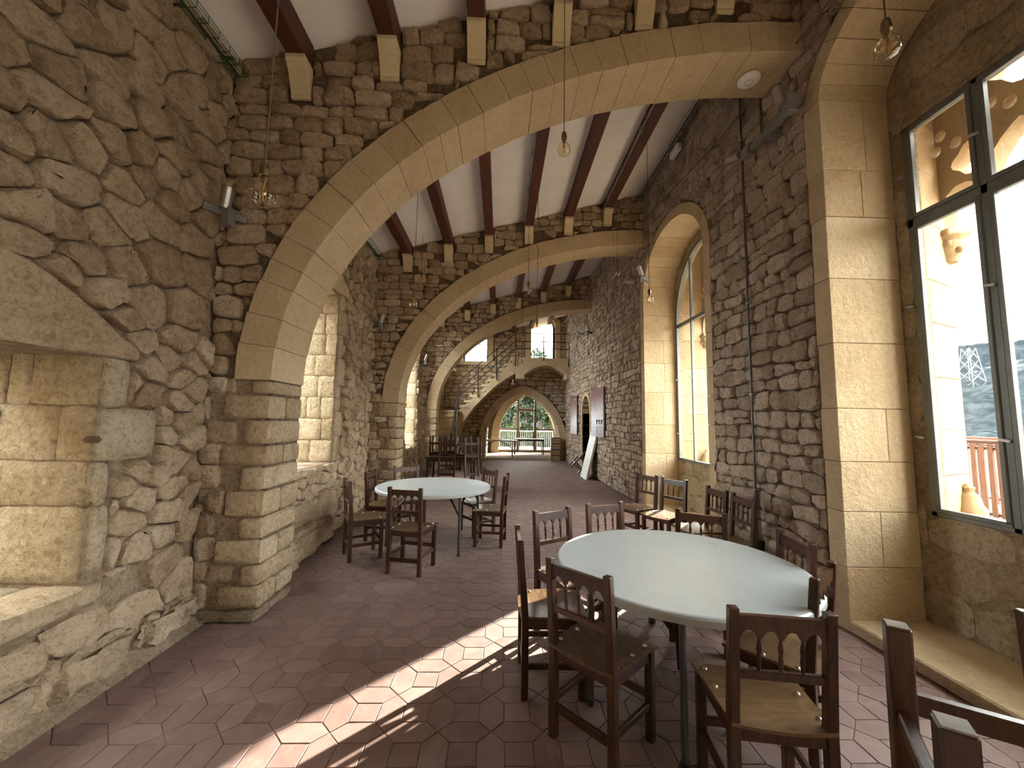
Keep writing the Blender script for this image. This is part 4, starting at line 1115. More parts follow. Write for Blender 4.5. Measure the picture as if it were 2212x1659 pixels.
# ------------------------------------------------------------------ chairs
def make_chair():
    """local frame: sitter faces +y, back posts at -y"""
    t = thing('wooden_chair', '', 'chair')
    zb, lean = 0.88, 0.035
    bx, fx, by, fy = 0.172, 0.183, -0.165, 0.165
    for s in (-1, 1):
        mb = MB(); k = 0.041
        ps = [(s * bx, by, 0), (s * bx, by, 0.44), (s * bx, by - lean, zb)]
        vs = []
        for q, (x, y, z) in enumerate(ps):
            w = k if q < 2 else k * 0.92
            vs += [(x - w / 2, y - w / 2, z), (x + w / 2, y - w / 2, z), (x + w / 2, y + w / 2, z), (x - w / 2, y + w / 2, z)]
        fs = [(3, 2, 1, 0), (8, 9, 10, 11)] + [(a * 4 + i, a * 4 + (i + 1) % 4, a * 4 + 4 + (i + 1) % 4, a * 4 + 4 + i) for a in range(2) for i in range(4)]
        mb.add(vs, fs).build('leg', 'chair', t, bevel=0.005, seg=2)
        MB().bar((s * fx, fy, 0), (s * fx, fy, 0.43), 0.040, 0.040).build('leg', 'chair', t, bevel=0.004)
    # dished plywood seat
    nx, ny = 10, 8; vs = []; fs = []
    for top_ in (1, 0):
        for i in range(nx + 1):
            for j in range(ny + 1):
                a, b = i / nx * 2 - 1, j / ny * 2 - 1
                hw = 0.198 + 0.012 * b
                z = 0.452 - 0.017 * (1 - a * a) * (0.55 + 0.45 * (1 - b * b)) - 0.010 * max(0, b) ** 3 - (0 if top_ else 0.013)
                vs.append((a * hw, b * 0.198 + 0.008 + 0.008 * (1 - a * a) * b, z))
    o2 = (nx + 1) * (ny + 1); ix = lambda i, j: i * (ny + 1) + j
    for i in range(nx):
        for j in range(ny):
            q = (ix(i, j), ix(i + 1, j), ix(i + 1, j + 1), ix(i, j + 1)); fs += [q, tuple(o2 + p for p in q[::-1])]
    rim = [ix(i, 0) for i in range(nx)] + [ix(nx, j) for j in range(ny)] + [ix(i, ny) for i in range(nx, 0, -1)] + [ix(0, j) for j in range(ny, 0, -1)]
    for a, b in zip(rim, rim[1:] + rim[:1]): fs.append((b, a, o2 + a, o2 + b))
    # notch for the back posts is covered by the posts themselves
    seat = MB().add(vs, fs).build('seat', 'seat', t, smooth=40)
    for s in (-1, 1):
        for y in (-0.115, 0.03, 0.155):
            d = MB().lathe([(0.001, 0.0062), (0.006, 0.0052), (0.0105, 0.002), (0.0115, -0.004)], (0, 0, 0), 8)
            o = d.build('stud', 'stud', seat, smooth=60, centre=False); o.location = Vector((s * 0.165, y, 0.4525 - 0.0035)) - seat.location
    # aprons and stretchers
    for s in (-1, 1):
        MB().bar((s * (bx + 0.002), by, 0.405), (s * (fx - 0.002), fy, 0.405), 0.020, 0.05).build('apron', 'chair', t, bevel=0.002)
        MB().bar((s * bx, by, 0.175), (s * fx, fy, 0.175), 0.022, 0.032).build('stretcher', 'chair', t, bevel=0.003)
    MB().bar((-fx, fy, 0.405), (fx, fy, 0.405), 0.020, 0.05).build('apron', 'chair', t, bevel=0.002)
    MB().bar((-bx, by, 0.405), (bx, by, 0.405), 0.020, 0.05).build('apron', 'chair', t, bevel=0.002)
    MB().bar((-fx, fy, 0.215), (fx, fy, 0.215), 0.020, 0.038).build('stretcher', 'chair', t, bevel=0.003)
    MB().bar((-bx, by, 0.145), (bx, by, 0.145), 0.022, 0.040).build('stretcher', 'chair', t, bevel=0.003)
    yb = lambda z: by - lean * (z - 0.44) / (zb - 0.44)
    # scalloped top rail: four arches between three points
    L = bx - 0.016; pts = [(-L, 0.853), (-L, 0.775)]; n = 4
    for k in range(n):
        x0 = -L + 2 * L * k / n; x1 = -L + 2 * L * (k + 1) / n
        for q in range(7):
            f = q / 6; x = x0 + (x1 - x0) * (0.10 + 0.80 * f)
            pts.append((x, 0.773 + 0.026 * math.sin(PI * f) ** 0.6))
        if k < n - 1: pts += [(x1 - 0.006, 0.767), (x1 + 0.006, 0.767)]
    pts += [(L, 0.775), (L, 0.853)]
    MB().prism(pts, lambda u, v, d: (u, yb(v) + d, v), -0.011, 0.011).build('top_rail', 'chair', t)
    MB().bar((-bx, yb(0.628), 0.628), (bx, yb(0.628), 0.628), 0.022, 0.032).build('lower_rail', 'chair', t, bevel=0.003)
    for k in (-1, 0, 1):
        x = k * L / 2; prof = [(0.005, 0.640), (0.0062, 0.652), (0.0105, 0.690), (0.0070, 0.698), (0.0092, 0.703), (0.0070, 0.708), (0.0105, 0.722), (0.0095, 0.738), (0.0055, 0.757), (0.0055, 0.770)]
        mb = MB().lathe(prof, (0, 0, 0), 8); mb.v = [(p[0] + x, p[1] + yb(p[2]), p[2]) for p in mb.v]
        mb.build('spindle', 'chair', t, smooth=50)
    return t
chair0 = make_chair(); _first = [True]
def chair(x, y, rz, label, group, z=0.0, rot=None):
    c = chair0 if _first[0] else copy_tree(chair0); _first[0] = False
    c.location = (x, y, z); c.rotation_euler = rot if rot else (0, 0, R(rz))
    c['label'] = label; c['group'] = group
    return c
G1 = 'chairs around the near round table'; G2 = 'chairs around the farther round table'; G3 = 'chairs along the window wall'; G4 = 'chairs turned upside down on the dark table'
for x, y, a, lb, g in (
    (0.538, 2.125, -47.2, 'wooden chair seen from behind at the near table, dark shaded seat beside the table leg', G1),
    (1.116, 1.743, -8.8, 'wooden chair with worn brown studded seat, nearest to us at the near table', G1),
    (0.333, 2.579, -89.6, 'wooden chair seen edge-on, its glossy dark seat at the left rim of the near table', G1),
    (0.545, 3.100, -147.8, 'wooden chair with sunlit seat at the far left rim of the near table', G1),
    (1.007, 3.340, -159.0, 'wooden chair behind the near table, only its back rising above the rim, left of another', G1),
    (1.533, 3.048, 148.7, 'wooden chair behind the near table, back casting spindle shadows onto the table top', G1),
    (1.709, 2.574, 81.1, 'wooden chair between the near table and the rubble wall, back towards the tall pale jamb', G1),
    (1.475, 2.114, 39.0, 'wooden chair at the right rim of the near table with a shining top rail', G1),
    (1.888, 5.447, 115.0, 'wooden chair with bright sunlit seat by the arched window, farther of the joined pair', G3),
    (2.089, 5.017, 120.0, 'wooden chair with bright sunlit seat by the arched window, nearer of the joined pair', G3),
    (2.223, 4.378, 92.0, 'wooden chair with pale shining seat against the rubble wall just past the arched window jamb', G3),
    (2.230, 3.919, 90.0, 'wooden chair against the rubble wall beside the metal conduit', G3),
    (-1.569, 4.769, -60.0, 'wooden chair at the left of the farther round table, dark seat turned towards us', G2),
    (-0.916, 4.364, -13.7, 'wooden chair seen from behind in front of the farther round table', G2),
    (-1.544, 5.490, -92.0, 'wooden chair between the farther round table and the left wall, half hidden', G2),
    (-1.312, 5.949, -152.0, 'wooden chair behind the farther round table, facing us, before the second pier', G2),
    (-0.295, 5.800, 123.3, 'wooden chair with white shining seat at the right rear of the farther round table', G2),
    (-0.097, 5.285, 81.9, 'wooden chair seen side-on, drawn back from the right side of the farther round table', G2)):
    chair(x, y, a, lb, g)
def flipped(x, y, rz, label, z=0.745, g=G4):
    chair(x, y, rz, label, g, z + 0.452, (PI, 0, R(rz)))
# a turned-over chair stands on its seat: about x by 180 degrees the back, at local -y, comes to +y
flipped(-1.17, 9.12, 180.0, 'upturned chair on the dark table, its scalloped back hanging in front of the table edge')
flipped(-1.45, 9.50, 90.0, 'upturned chair on the left end of the dark table beside the stone pier')
flipped(-0.72, 9.16, 215.0, 'upturned chair on the right front corner of the dark table')
flipped(-0.62, 9.66, 270.0, 'upturned chair on the right end of the dark table, nearest to the folding table behind')
flipped(-1.14, 9.80, 0.0, 'upturned chair at the back of the dark table, in front of the stone stairs')
G5 = 'upturned chair on the small table'
flipped(0.882, 0.603, -34.0, 'upturned chair with worn pale leg ends, closest to us under the tall window', 0.72, G5)
for k_ in list(bpy.data.objects):
    if k_.parent and k_.parent.get('label', '').startswith('upturned chair with worn pale') and k_.name.startswith('leg'):
        c_ = k_.parent; rear = k_.location.y < 0
        x_ = math.copysign(0.172 if rear else 0.183, k_.location.x); y_ = -0.165 if rear else 0.165
        MB().box(x_ - .0175, x_ + .0175, y_ - .0175, y_ + .0175, -0.0015, 0.004).build('worn_end', 'wornend', k_).location = Vector((x_, y_, 0.00125)) - k_.location
chair(2.119, 1.291, 154.5, 'wooden chair at the recess step under the tall window, only one back post showing', G1)
chair(2.27, 12.0, 0, 'black-looking wooden chair tipped over against the wall niche, legs in the air', 'tipped chair by the niche', 0.135, (0, R(45), 0))
# ------------------------------------------------------------------ tables
def round_table(x, y, rz, label, r=0.725):
    t = thing('round_folding_table', label, 'table', (x, y, 0), R(rz), 'round folding tables')
    MB().lathe([(0.05, 0.704), (r - 0.03, 0.704), (r - 0.005, 0.697), (r, 0.701), (r, 0.728), (r - 0.007, 0.737), (r - 0.016, 0.7405), (r - 0.022, 0.7405), (r - 0.028, 0.7385), (0.02, 0.7385)], (0, 0, 0), 96).build('table_top', 'plastic', t, smooth=28)
    mb = MB(); n = 14
    pl = [(r - 0.17 + 0.012 * math.sin(2 * PI * k / n), 0.0 + 0.038 * math.cos(2 * PI * k / n)) for k in range(n)]
    mb.prism([[(p[0], p[1]) for p in pl], [((p[0] - r + 0.17) * 0.72 + r - 0.17, p[1] * 0.9) for p in pl]], lambda u, v, d: (u, v, d), 0.7385, 0.7396)
    o = mb.build('moulded_mark', 'rimplastic', t); o.location = Vector(o.location); 
    for s in (-1, 1):
        MB().tube([(s * 0.50, -0.27, 0.0), (s * 0.50, -0.27, 0.68), (s * 0.50, -0.25, 0.70), (s * 0.50, 0.25, 0.70), (s * 0.50, 0.27, 0.68), (s * 0.50, 0.27, 0.0)], 0.0165, 10).build('leg_frame', 'steelgrey', t, smooth=60)
        for q in (-1, 1):
            MB().lathe([(0.021, 0.0), (0.021, 0.03), (0.017, 0.034)], (s * 0.50, q * 0.27, 0), 10).build('foot_cap', 'black', t)
            MB().bar((s * 0.50, q * 0.255, 0.42), (s * 0.24, q * 0.10, 0.69), 0.022, 0.008).build('brace', 'iron', t); MB().bar((s * 0.50, q * 0.255, 0.55), (s * 0.50, q * 0.10, 0.69), 0.018, 0.012).build('brace', 'iron', t)
            MB().lathe([(0.008, -0.012), (0.008, 0.012)], (s * 0.50, q * 0.27, 0.42), 8).build('rivet', 'alu', t)
        MB().bar((s * 0.24, -0.11, 0.692), (s * 0.24, 0.11, 0.692), 0.02, 0.02).build('cross_tube', 'steelgrey', t)
    MB().box(-0.60, 0.60, -0.30, -0.265, 0.69, 0.706).build('rail', 'steelgrey', t); MB().box(-0.60, 0.60, 0.265, 0.30, 0.69, 0.706).build('rail', 'steelgrey', t)
    return t
round_table(1.094, 2.472, 40.0, 'pale grey round folding table nearest to us, striped by sunlight at its left rim')
round_table(-0.83, 5.20, -20.0, 'pale grey round folding table farther down the hall, left of the aisle')
def wooden_table(x, y, rz, w, d, h, label, top='darkwood', name='wooden_table', lh=0.08, leg=0.055):
    t = thing(name, label, 'table', (x, y, 0), R(rz))
    MB().box(-w / 2, w / 2, -d / 2, d / 2, h - 0.028, h).build('table_top', top, t, bevel=0.006)
    for sx in (-1, 1):
        for sy in (-1, 1): MB().bar((sx * (w / 2 - .05), sy * (d / 2 - .05), 0), (sx * (w / 2 - .06), sy * (d / 2 - .06), h - 0.028), leg * 0.75, leg * 0.75, (0, 1, 0), leg, leg).build('leg', 'darkwood', t, bevel=0.004)
        MB().box(sx * (w / 2 - .06) - .012, sx * (w / 2 - .06) + .012, -d / 2 + .06, d / 2 - .06, h - 0.028 - lh, h - 0.028).build('apron', 'darkwood', t)
    for sy in (-1, 1): MB().box(-w / 2 + .06, w / 2 - .06, sy * (d / 2 - .06) - .012, sy * (d / 2 - .06) + .012, h - 0.028 - lh, h - 0.028).build('apron', 'darkwood', t)
    return t
wooden_table(-1.12, 9.48, 0, 1.10, 0.98, 0.745, 'dark wooden table carrying the upturned chairs beside the left pier')
wooden_table(0.775, 0.455, -34, 0.66, 0.62, 0.72, 'small dark wooden table under the upturned chair close to us')
wooden_table(1.40, 19.0, 0, 1.45, 0.75, 0.75, 'pale topped table with dark tapering legs in front of the far glazed screen', 'whiteboard', lh=0.07)
t = thing('folding_table', 'white rectangular folding table between the dark table and the far glazed screen', 'table', (-0.05, 17.6, 0), 0)
MB().box(-0.92, 0.86, -0.37, 0.37, 0.695, 0.74).build('table_top', 'whiteboard', t, bevel=0.008)
for sx in (-0.70, 0.62):
    MB().tube([(sx, -0.28, 0), (sx, -0.28, 0.695)], 0.018, 8).build('leg', 'iron', t); MB().tube([(sx, 0.28, 0), (sx, 0.28, 0.695)], 0.018, 8).build('leg', 'iron', t)
    MB().bar((sx, -0.28, 0.12), (sx, 0.28, 0.12), 0.02, 0.02).build('cross_tube', 'iron', t)
    s = 1 if sx < 0 else -1
    for q in (-0.2, 0.2): MB().tube([(sx, q * 1.4, 0.36), (sx + s * 0.22, q * 1.2, 0.52), (sx + s * 0.55, q, 0.695)], 0.009, 6).build('brace', 'iron', t)

# crates
for k in range(4):
    c = thing('wooden_crate', ('bottom crate of the stack of four beside the archway', 'second crate from the floor in the stack beside the archway', 'third crate from the floor in the stack beside the archway', 'topmost crate of the stack of four beside the archway')[k], 'crate', (2.28 + (0.0, -0.008, 0.0, 0.01)[k], 16.12, 0.235 * k), R((0, 1.5, -1, 1)[k]), 'stacked wooden crates')
    MB().box(-.155, .155, -.145, -.13, 0.012, 0.196).build('front_panel', 'crate', c)
    MB().box(-.155, .155, .13, .145, 0.012, 0.196).build('back_panel', 'crate', c)
    for s in (-1, 1): MB().box(s * .165 - .012, s * .165 + .012, -.15, .15, 0.0, 0.20).build('side_panel', 'cratedark', c)
    MB().box(-.155, .155, -.13, .13, 0.0, 0.012).build('base', 'cratedark', c)
    MB().box(-.177, .177, -.15, .15, 0.20, 0.234).build('lid_frame', 'cratedark', c)
    mb = MB(); x = -0.105
    while x < 0.10:                                            # worn, unreadable stencil
        w = random.uniform(0.014, 0.03); mb.box(x, x + w, -0.1462, -0.1448, 0.085 + random.uniform(0, .006), 0.125 - random.uniform(0, .006)); x += w + 0.007
    mb.build('worn_stencil', 'cratedark', c)

# leaning white board (a folded table seen on edge)
t = thing('leaning_table_top', 'white folded table top leaning on edge against the right wall by the niche', 'table', (2.41, 11.05, 0.0))
mb = MB().prism([(-0.03, 0.0), (0.035, 0.0), (0.345, 1.30), (0.285, 1.305)], lambda u, v, d: (u, d, v), -0.12, 0.62)
mb.build('panel', 'whiteboard', t, bevel=0.006)
MB().bar((0.10, 0.62, 0.12), (0.355, 0.62, 1.15), 0.02, 0.03, (0, 1, 0)).build('folded_leg', 'iron', t)

# posters hanging on the right wall
def poster_mat(name, seed, text):
    m, tt, b = new_mat(name)
    v = pos(tt, (1, 1, 1), True)
    sep = tt.nodes.new('ShaderNodeSeparateXYZ'); tt.links.new(v, sep.inputs[0])
    g = tt.nodes.new('ShaderNodeMapRange'); g.inputs['From Min'].default_value = -0.65; g.inputs['From Max'].default_value = 0.65; tt.links.new(sep.outputs['Z'], g.inputs['Value'])
    n = noise(tt, pos(tt, (1, 3.5, 1.2), True), 2.2, 5, 0.6, 1.0)
    f = math2(tt, 'ADD', g.outputs['Result'], math2(tt, 'MULTIPLY', math2(tt, 'SUBTRACT', n, 0.5), 0.55))
    c = ramp(tt, f, [(0.0, (0.36, 0.37, 0.40)), (0.30, (0.45, 0.44, 0.48)), (0.60, (0.34, 0.28, 0.30)), (0.85, (0.23, 0.13, 0.12)), (1.0, (0.17, 0.09, 0.08))])
    tt.links.new(c, b.inputs['Base Color']); b.inputs['Roughness'].default_value = 0.35
    return m
M['poster1'] = poster_mat('printed_panel_a', 1, False); M['poster2'] = poster_mat('printed_panel_b', 2, True)
M['ink'] = plain('pale_print', (0.62, 0.62, 0.66), 0.5); M['inkgrey'] = plain('grey_print', (0.24, 0.25, 0.27), 0.5)
t = thing('exhibition_panel', 'dark red to grey printed exhibition panel on the wall beyond the niche', 'panel', (2.672, 14.22, 1.83), 0, 'printed panels on the right wall')
MB().box(-0.02, 0.012, -0.60, 0.60, -0.68, 0.67).build('board', 'poster1', t, bevel=0.003); MB().box(0.012, 0.035, -0.60, 0.60, -0.68, 0.67).build('backing', 'black', t)
MB().box(-0.022, -0.0205, -0.52, 0.15, 0.52, 0.60).build('print', 'inkgrey', t)
t = thing('exhibition_panel', 'larger printed exhibition panel with pale lettering above the leaning white table top', 'panel', (2.672, 10.75, 1.85), 0, 'printed panels on the right wall')
MB().box(-0.02, 0.012, -0.68, 0.68, -0.66, 0.66).build('board', 'poster2', t, bevel=0.003); MB().box(0.012, 0.035, -0.68, 0.68, -0.66, 0.66).build('backing', 'black', t)
MB().box(-0.0215, -0.0202, -0.66, 0.10, -0.655, -0.37).build('print', 'inkgrey', t)
pr_ = MB()
for k in range(9):
    y = -0.60 + k * 0.075
    z0 = random.uniform(-0.1, 0.0); z1 = z0 + random.uniform(0.15, 0.5)
    for q in range(int((z1 - z0) / 0.045)): pr_.box(-0.0215, -0.0202, y, y + random.uniform(0.03, 0.06), z0 + q * 0.045, z0 + q * 0.045 + 0.028)
pr_.build('print', 'ink', t)
pr_ = MB()
for y in (-0.58, -0.34, -0.08):
    for a, b in ((0, .16), (.05, .11), (0.0, .05), (.10, .16)): pr_.box(-0.0215, -0.0202, y + a, y + b, -0.33 if a != .05 else -.26, -0.20)
    pr_.box(-0.0215, -0.0202, y, y + .16, -0.345, -0.335)
pr_.build('print', 'ink', t)
pr_ = MB()
for y in (-0.60, -0.30):
    for q in range(3): pr_.box(-0.0228, -0.0216, y, y + 0.2 - 0.05 * q, -0.44 - 0.05 * q, -0.425 - 0.05 * q)
pr_.build('print', 'ink', t)

# ------------------------------------------------------------------ pendant bulbs
def make_pendant(s=1.0):
    t = thing('pendant_bulb', '', 'lamp')
    MB().tube([(0, 0, 0.135), (0, 0, 1.0)], 0.0035, 6).build('cord', 'cordm', t, centre=False)
    MB().lathe([(0.004, 0.137), (0.014, 0.134), (0.018, 0.122), (0.0185, 0.118), (0.0185, 0.100), (0.0205, 0.099), (0.0205, 0.082), (0.018, 0.080)], (0, 0, 0), 14).build('socket', 'brass', t, smooth=40)
    MB().lathe([(0.0155, 0.080), (0.0165, 0.060), (0.0175, 0.052), (0.026, 0.043), (0.038, 0.030), (0.0455, 0.012), (0.0475, -0.004), (0.0445, -0.020), (0.036, -0.034), (0.022, -0.044), (0.008, -0.0475), (0.001, -0.048)], (0, 0, 0), 20).build('bulb_glass', 'bulb', t, smooth=180)
    mb = MB().lathe([(0.013, 0.078), (0.012, 0.062), (0.006, 0.045), (0.004, 0.02)], (0, 0, 0), 8)
    mb.build('glass_stem', 'brass', t)
    mb = MB()
    for k in range(4):
        a = k * PI / 2 + .4; mb.tube([(0.004 * math.cos(a), 0.004 * math.sin(a), 0.042), (0.012 * math.cos(a), 0.012 * math.sin(a), 0.012), (0.010 * math.cos(a + .5), 0.010 * math.sin(a + .5), -0.026)], 0.0016, 5)
    mb.build('filament', 'filament', t)
    return t
pend0 = make_pendant(); _f = True
for x, y, z, lb in (
    (-0.98, 1.55, 2.475, 'hanging globe bulb close to us in front of the left spandrel stones'),
    (0.43, 2.69, 3.56, 'hanging globe bulb below the soffit of the nearest arch, against the second bay ceiling'),
    (1.69, 1.55, 3.26, 'hanging globe bulb close to us in front of the tall window recess'),
    (-1.09, 4.75, 2.99, 'hanging globe bulb in the second bay, left, in front of the second spandrel'),
    (1.84, 4.75, 3.12, 'hanging globe bulb in front of the pale jamb of the second arched window'),
    (0.39, 5.77, 3.55, 'hanging globe bulb in the middle of the second bay against the second arch'),
    (2.04, 6.73, 4.21, 'hanging globe bulb beside the small spotlights under the second arch'),
    (0.46, 5.05, 2.79, 'larger looking hanging globe bulb in front of the far upper window'),
    (-1.46, 6.90, 4.08, 'small hanging globe bulb against the dark stones at the left of the second spandrel'),
    (0.31, 8.07, 4.02, 'hanging globe bulb in the third bay in front of a corbel'),
    (-1.02, 10.09, 3.64, 'hanging globe bulb at the left end of the third arch ring'),
    (0.48, 8.97, 2.95, 'hanging globe bulb in front of the balcony face'),
    (0.37, 11.54, 2.67, 'low hanging globe bulb in front of the half arch under the balcony'),
    (2.30, 13.46, 4.38, 'hanging globe bulb at the right end of the balcony railing'),
    (-1.59, 13.46, 3.28, 'hanging globe bulb above the lower stair flight'),
    (0.50, 13.2, 3.85, 'hanging globe bulb beside the corner post of the balcony railing')):
    p = pend0 if _f else copy_tree(pend0); _f = False
    p.location = (x, y, z); tag(p, lb, 'lamp', 'pendant globe bulbs')
    for c in p.children:
        if c.name.startswith('cord'):
            L = ceil_z(x) - z
            for bx_ in BX:
                if abs(x - bx_) < 0.075: L = beam_bottom(bx_) - z
            c.scale = (1, 1, 1); me = c.data.copy(); c.data = me
            for v in me.vertices:
                if v.co.z > 0.5: v.co.z = L

# ------------------------------------------------------------------ wall fittings
def cyl(mb, a, b, r, n=20): return mb.tube([a, b], r, n)
t = thing('spotlight', 'grey twin spotlight bar on the right wall under the nearest arch end', 'spotlight', (2.60, 3.62, 4.50))
MB().bar((0.0, 0.26, -0.02), (0.0, -0.36, -0.02), 0.035, 0.075, (0, 0, 1)).build('bar', 'greymetal', t, bevel=0.004)
MB().box(-0.05, 0.03, 0.20, 0.32, -0.075, 0.035).build('joint_box', 'greymetal', t, bevel=0.004)
MB().box(-0.06, 0.03, -0.40, -0.33, -0.09, 0.085).build('joint_box', 'greymetal', t, bevel=0.004)
cyl(MB(), (-0.055, 0.33, 0.0), (-0.085, 0.50, 0.055), 0.036).build('lamp_tube', 'alu', t, smooth=40)
cyl(MB(), (-0.075, -0.34, 0.01), (-0.09, -0.31, 0.19), 0.042).build('lamp_tube', 'alu', t, smooth=40)
cyl(MB(), (-0.0903, -0.3095, 0.188), (-0.0907, -0.3088, 0.1925), 0.037).build('lens', 'lens', t)
MB().box(0.0, 0.13, -0.05, 0.05, -0.05, 0.03).build('wall_bracket', 'greymetal', t)
t = thing('spotlight', 'grey cylinder spotlight on a short bar in the left corner by the nearest arch', 'spotlight', (-2.24, 3.10, 3.22))
MB().bar((-0.14, -0.06, 0.02), (0.10, 0.10, -0.02), 0.03, 0.06).build('bar', 'greymetal', t, bevel=0.003)
MB().box(0.0, 0.06, -0.05, 0.03, -0.12, 0.03).build('joint_box', 'greymetal', t, bevel=0.003)
cyl(MB(), (0.005, -0.03, 0.02), (0.045, -0.06, 0.175), 0.042).build('lamp_tube', 'alu', t, smooth=40)
cyl(MB(), (0.0449, -0.0599, 0.174), (0.0459, -0.0606, 0.178), 0.036).build('lens', 'lens', t)
for (x, y, z, s, lb) in ((-2.20, 7.12, 3.30, 1, 'small spotlight in the left corner by the second arch'), (2.58, 7.08, 4.30, -1, 'small twin spotlight on the right wall just before the second arch'),
                         (2.58, 11.5, 4.28, -1, 'dark small spotlight on the right wall near the balcony'), (-2.22, 11.5, 3.30, 1, 'dark small spotlight in the left corner by the third arch')):
    t = thing('spotlight', lb, 'spotlight', (x, y, z))
    MB().bar((-s * 0.17, 0.04, -0.05), (s * 0.05, -0.10, -0.02), 0.035, 0.06).build('bar', 'greymetal', t, bevel=0.003)
    MB().box(s * .02 - 0.03, s * .02 + 0.03, -0.12, -0.05, -0.13, 0.0).build('joint_box', 'greymetal', t, bevel=0.003)
    cyl(MB(), (0, -0.08, 0.0), (s * 0.07, -0.12, 0.16), 0.042, 14).build('lamp_tube', 'alu', t, smooth=40)
    if s < 0: cyl(MB(), (-0.1, 0.10, -0.06), (-0.25, 0.16, -0.03), 0.036, 14).build('lamp_tube', 'alu', t, smooth=40)
t = thing('access_point', 'white round access point disc under the right end of the nearest arch', 'device', (2.40, 3.53, 4.985), 0)
MB().lathe([(0.001, -0.03), (0.04, -0.029), (0.085, -0.022), (0.10, -0.012), (0.103, 0.004), (0.09, 0.012)], (0, 0, 0), 28).build('housing', 'whiteplastic', t, smooth=40)
MB().lathe([(0.034, -0.0305), (0.034, -0.0285), (0.037, -0.0285), (0.037, -0.0305), (0.034, -0.0305)], (0, 0, 0), 24, False).build('ring', 'greymetal', t)
t = thing('emergency_light', 'small white emergency light high on the right wall at the ceiling', 'lamp', (2.66, 5.70, 5.82), 0)
MB().box(-0.04, 0.04, -0.14, 0.14, -0.06, 0.05).build('housing', 'whiteplastic', t, bevel=0.012); MB().tube([(0.03, 0.1, 0.04), (0.0, 0.3, 0.10), (0.03, 0.55, 0.16)], 0.006, 6).build('cable', 'whiteplastic', t)
t = thing('conduit', 'grey metal conduit running down the rubble between the two windows to a black socket box', 'conduit', (2.69, 4.13, 0))
MB().tube([(0, 0, 0.40), (0, 0, 5.9)], 0.011, 8).build('pipe', 'steelgrey', t, smooth=60)
for z in (0.9, 1.9, 2.9, 3.9, 4.8): MB().box(-0.014, 0.05, -0.016, 0.016, z, z + 0.018).build('clip', 'alu', t)
MB().box(-0.045, 0.05, -0.05, 0.05, 0.25, 0.40).build('socket_box', 'black', t, bevel=0.008)
t = thing('conduit', 'short dark conduit above the twin spotlight on the right wall', 'conduit', (2.69, 3.79, 0))
MB().tube([(0, 0, 4.56), (0, 0, 5.9)], 0.012, 8).build('pipe', 'steelgrey', t, smooth=60)
tag(MB().tube([(2.672, 0.6, 5.10), (2.672, 3.2, 5.10), (2.672, 4.6, 5.12), (2.672, 6.0, 5.30), (2.672, 7.28, 5.48)], 0.006, 6).build('thin_cable', 'cordm'), 'thin brown cable strung along the right wall past the arched window top', 'cable')
def tray(x, z, y0, y1, label, m):
    t = thing('cable_tray', label, 'cable tray', (x, 0, z))
    for u, v in ((-0.055, 0.06), (-0.055, 0.0), (-0.02, 0.0), (0.02, 0.0), (0.055, 0.0), (0.055, 0.03), (0.055, 0.06)):
        MB().tube([(u, y0, v), (u, y1, v)], 0.0028, 5).build('wire', m, t)
    y = y0 + 0.05
    while y < y1:
        MB().tube([(-0.055, y, 0.06), (-0.055, y, 0), (0.055, y, 0), (0.055, y, 0.06)], 0.0028, 5).build('cross_wire', m, t); y += 0.115
    MB().tube([(-0.03, y0, 0.02), (-0.03, y1, 0.015)], 0.011, 6).build('cable', m, t)
    for y in (y0 + 0.3, y1 - 0.2): MB().bar((-0.10, y, -0.008), (0.06, y, -0.008), 0.03, 0.006).build('bracket', m, t)
tray(-2.29, 4.50, 1.2, 3.22, 'green wire cable tray in the upper left corner close to us', 'greenwire')
tray(-2.29, 4.56, 5.2, 7.24, 'green wire cable tray high on the left wall of the second bay', 'greenwire')
tray(2.60, 5.86, 3.9, 7.24, 'grey wire cable tray along the top of the right wall in the second bay', 'steelgrey')

# ------------------------------------------------------------------ outside
structure(MB().prism([(3.3, 6.32), (4.45, 6.02), (4.45, 6.10), (3.3, 6.45)], lambda u, v, d: (u, d, v), -4.3, 17.0).build('added_sky_shade', 'beam'))  # added overhang, out of view: keeps the high sky off the outer tracery
structure(MB().box(-7.2, -6.6, -20, 4.2, -1.5, 4.6).build('unseen_light_block', 'rubble'))  # unseen wall added to cut the sky light reaching the near left embrasure
gd = structure(MB().box(XT + 0.2, 40, -30, 80, -0.15, 0.26).build('ground_terrace', 'terrace')) 
structure(MB().box(-60, XL - 0.8, -30, 80, -1.6, -1.0).build('ground_court', 'terrace'))
structure(MB().box(-60, 40, 20.75, 26.0, -0.3, -0.02).build('ground_end_terrace', 'terrace'))
t = thing('terrace_fence', 'reddish wooden slat fence along the terrace outside the tall windows', 'fence', (7.0, 0, 0.26))
for z in (1.13, 1.04, 0.12): MB().box(-0.03, 0.03, 3.0, 24.0, z - 0.022, z + 0.022).build('rail', 'slat', t)
sm = None
for k in range(200):
    y = 3.4 + k * 0.102
    if y > 21: break
    if sm is None:
        sm = MB().box(-0.052, -0.03, y - 0.03, y + 0.03, 0.03, 1.10).build('slat', 'slat', t); o = sm
    else:
        o = sm.copy(); COL.objects.link(o); o.location.y = y; o.rotation_euler = (random.gauss(0, .004), 0, random.gauss(0, 0.03))
MB().box(-0.06, 0.06, 3.0, 24.0, 1.13, 1.155).build('handrail', 'slat', t)
t = thing('terrace_fence', 'second wooden fence beyond the first on the terrace', 'fence', (8.6, 0, 0.26))
for z in (1.15, 1.02, 0.12): MB().box(-0.03, 0.03, 3.0, 28.0, z - 0.022, z + 0.022).build('rail', 'slat', t)
sm = None
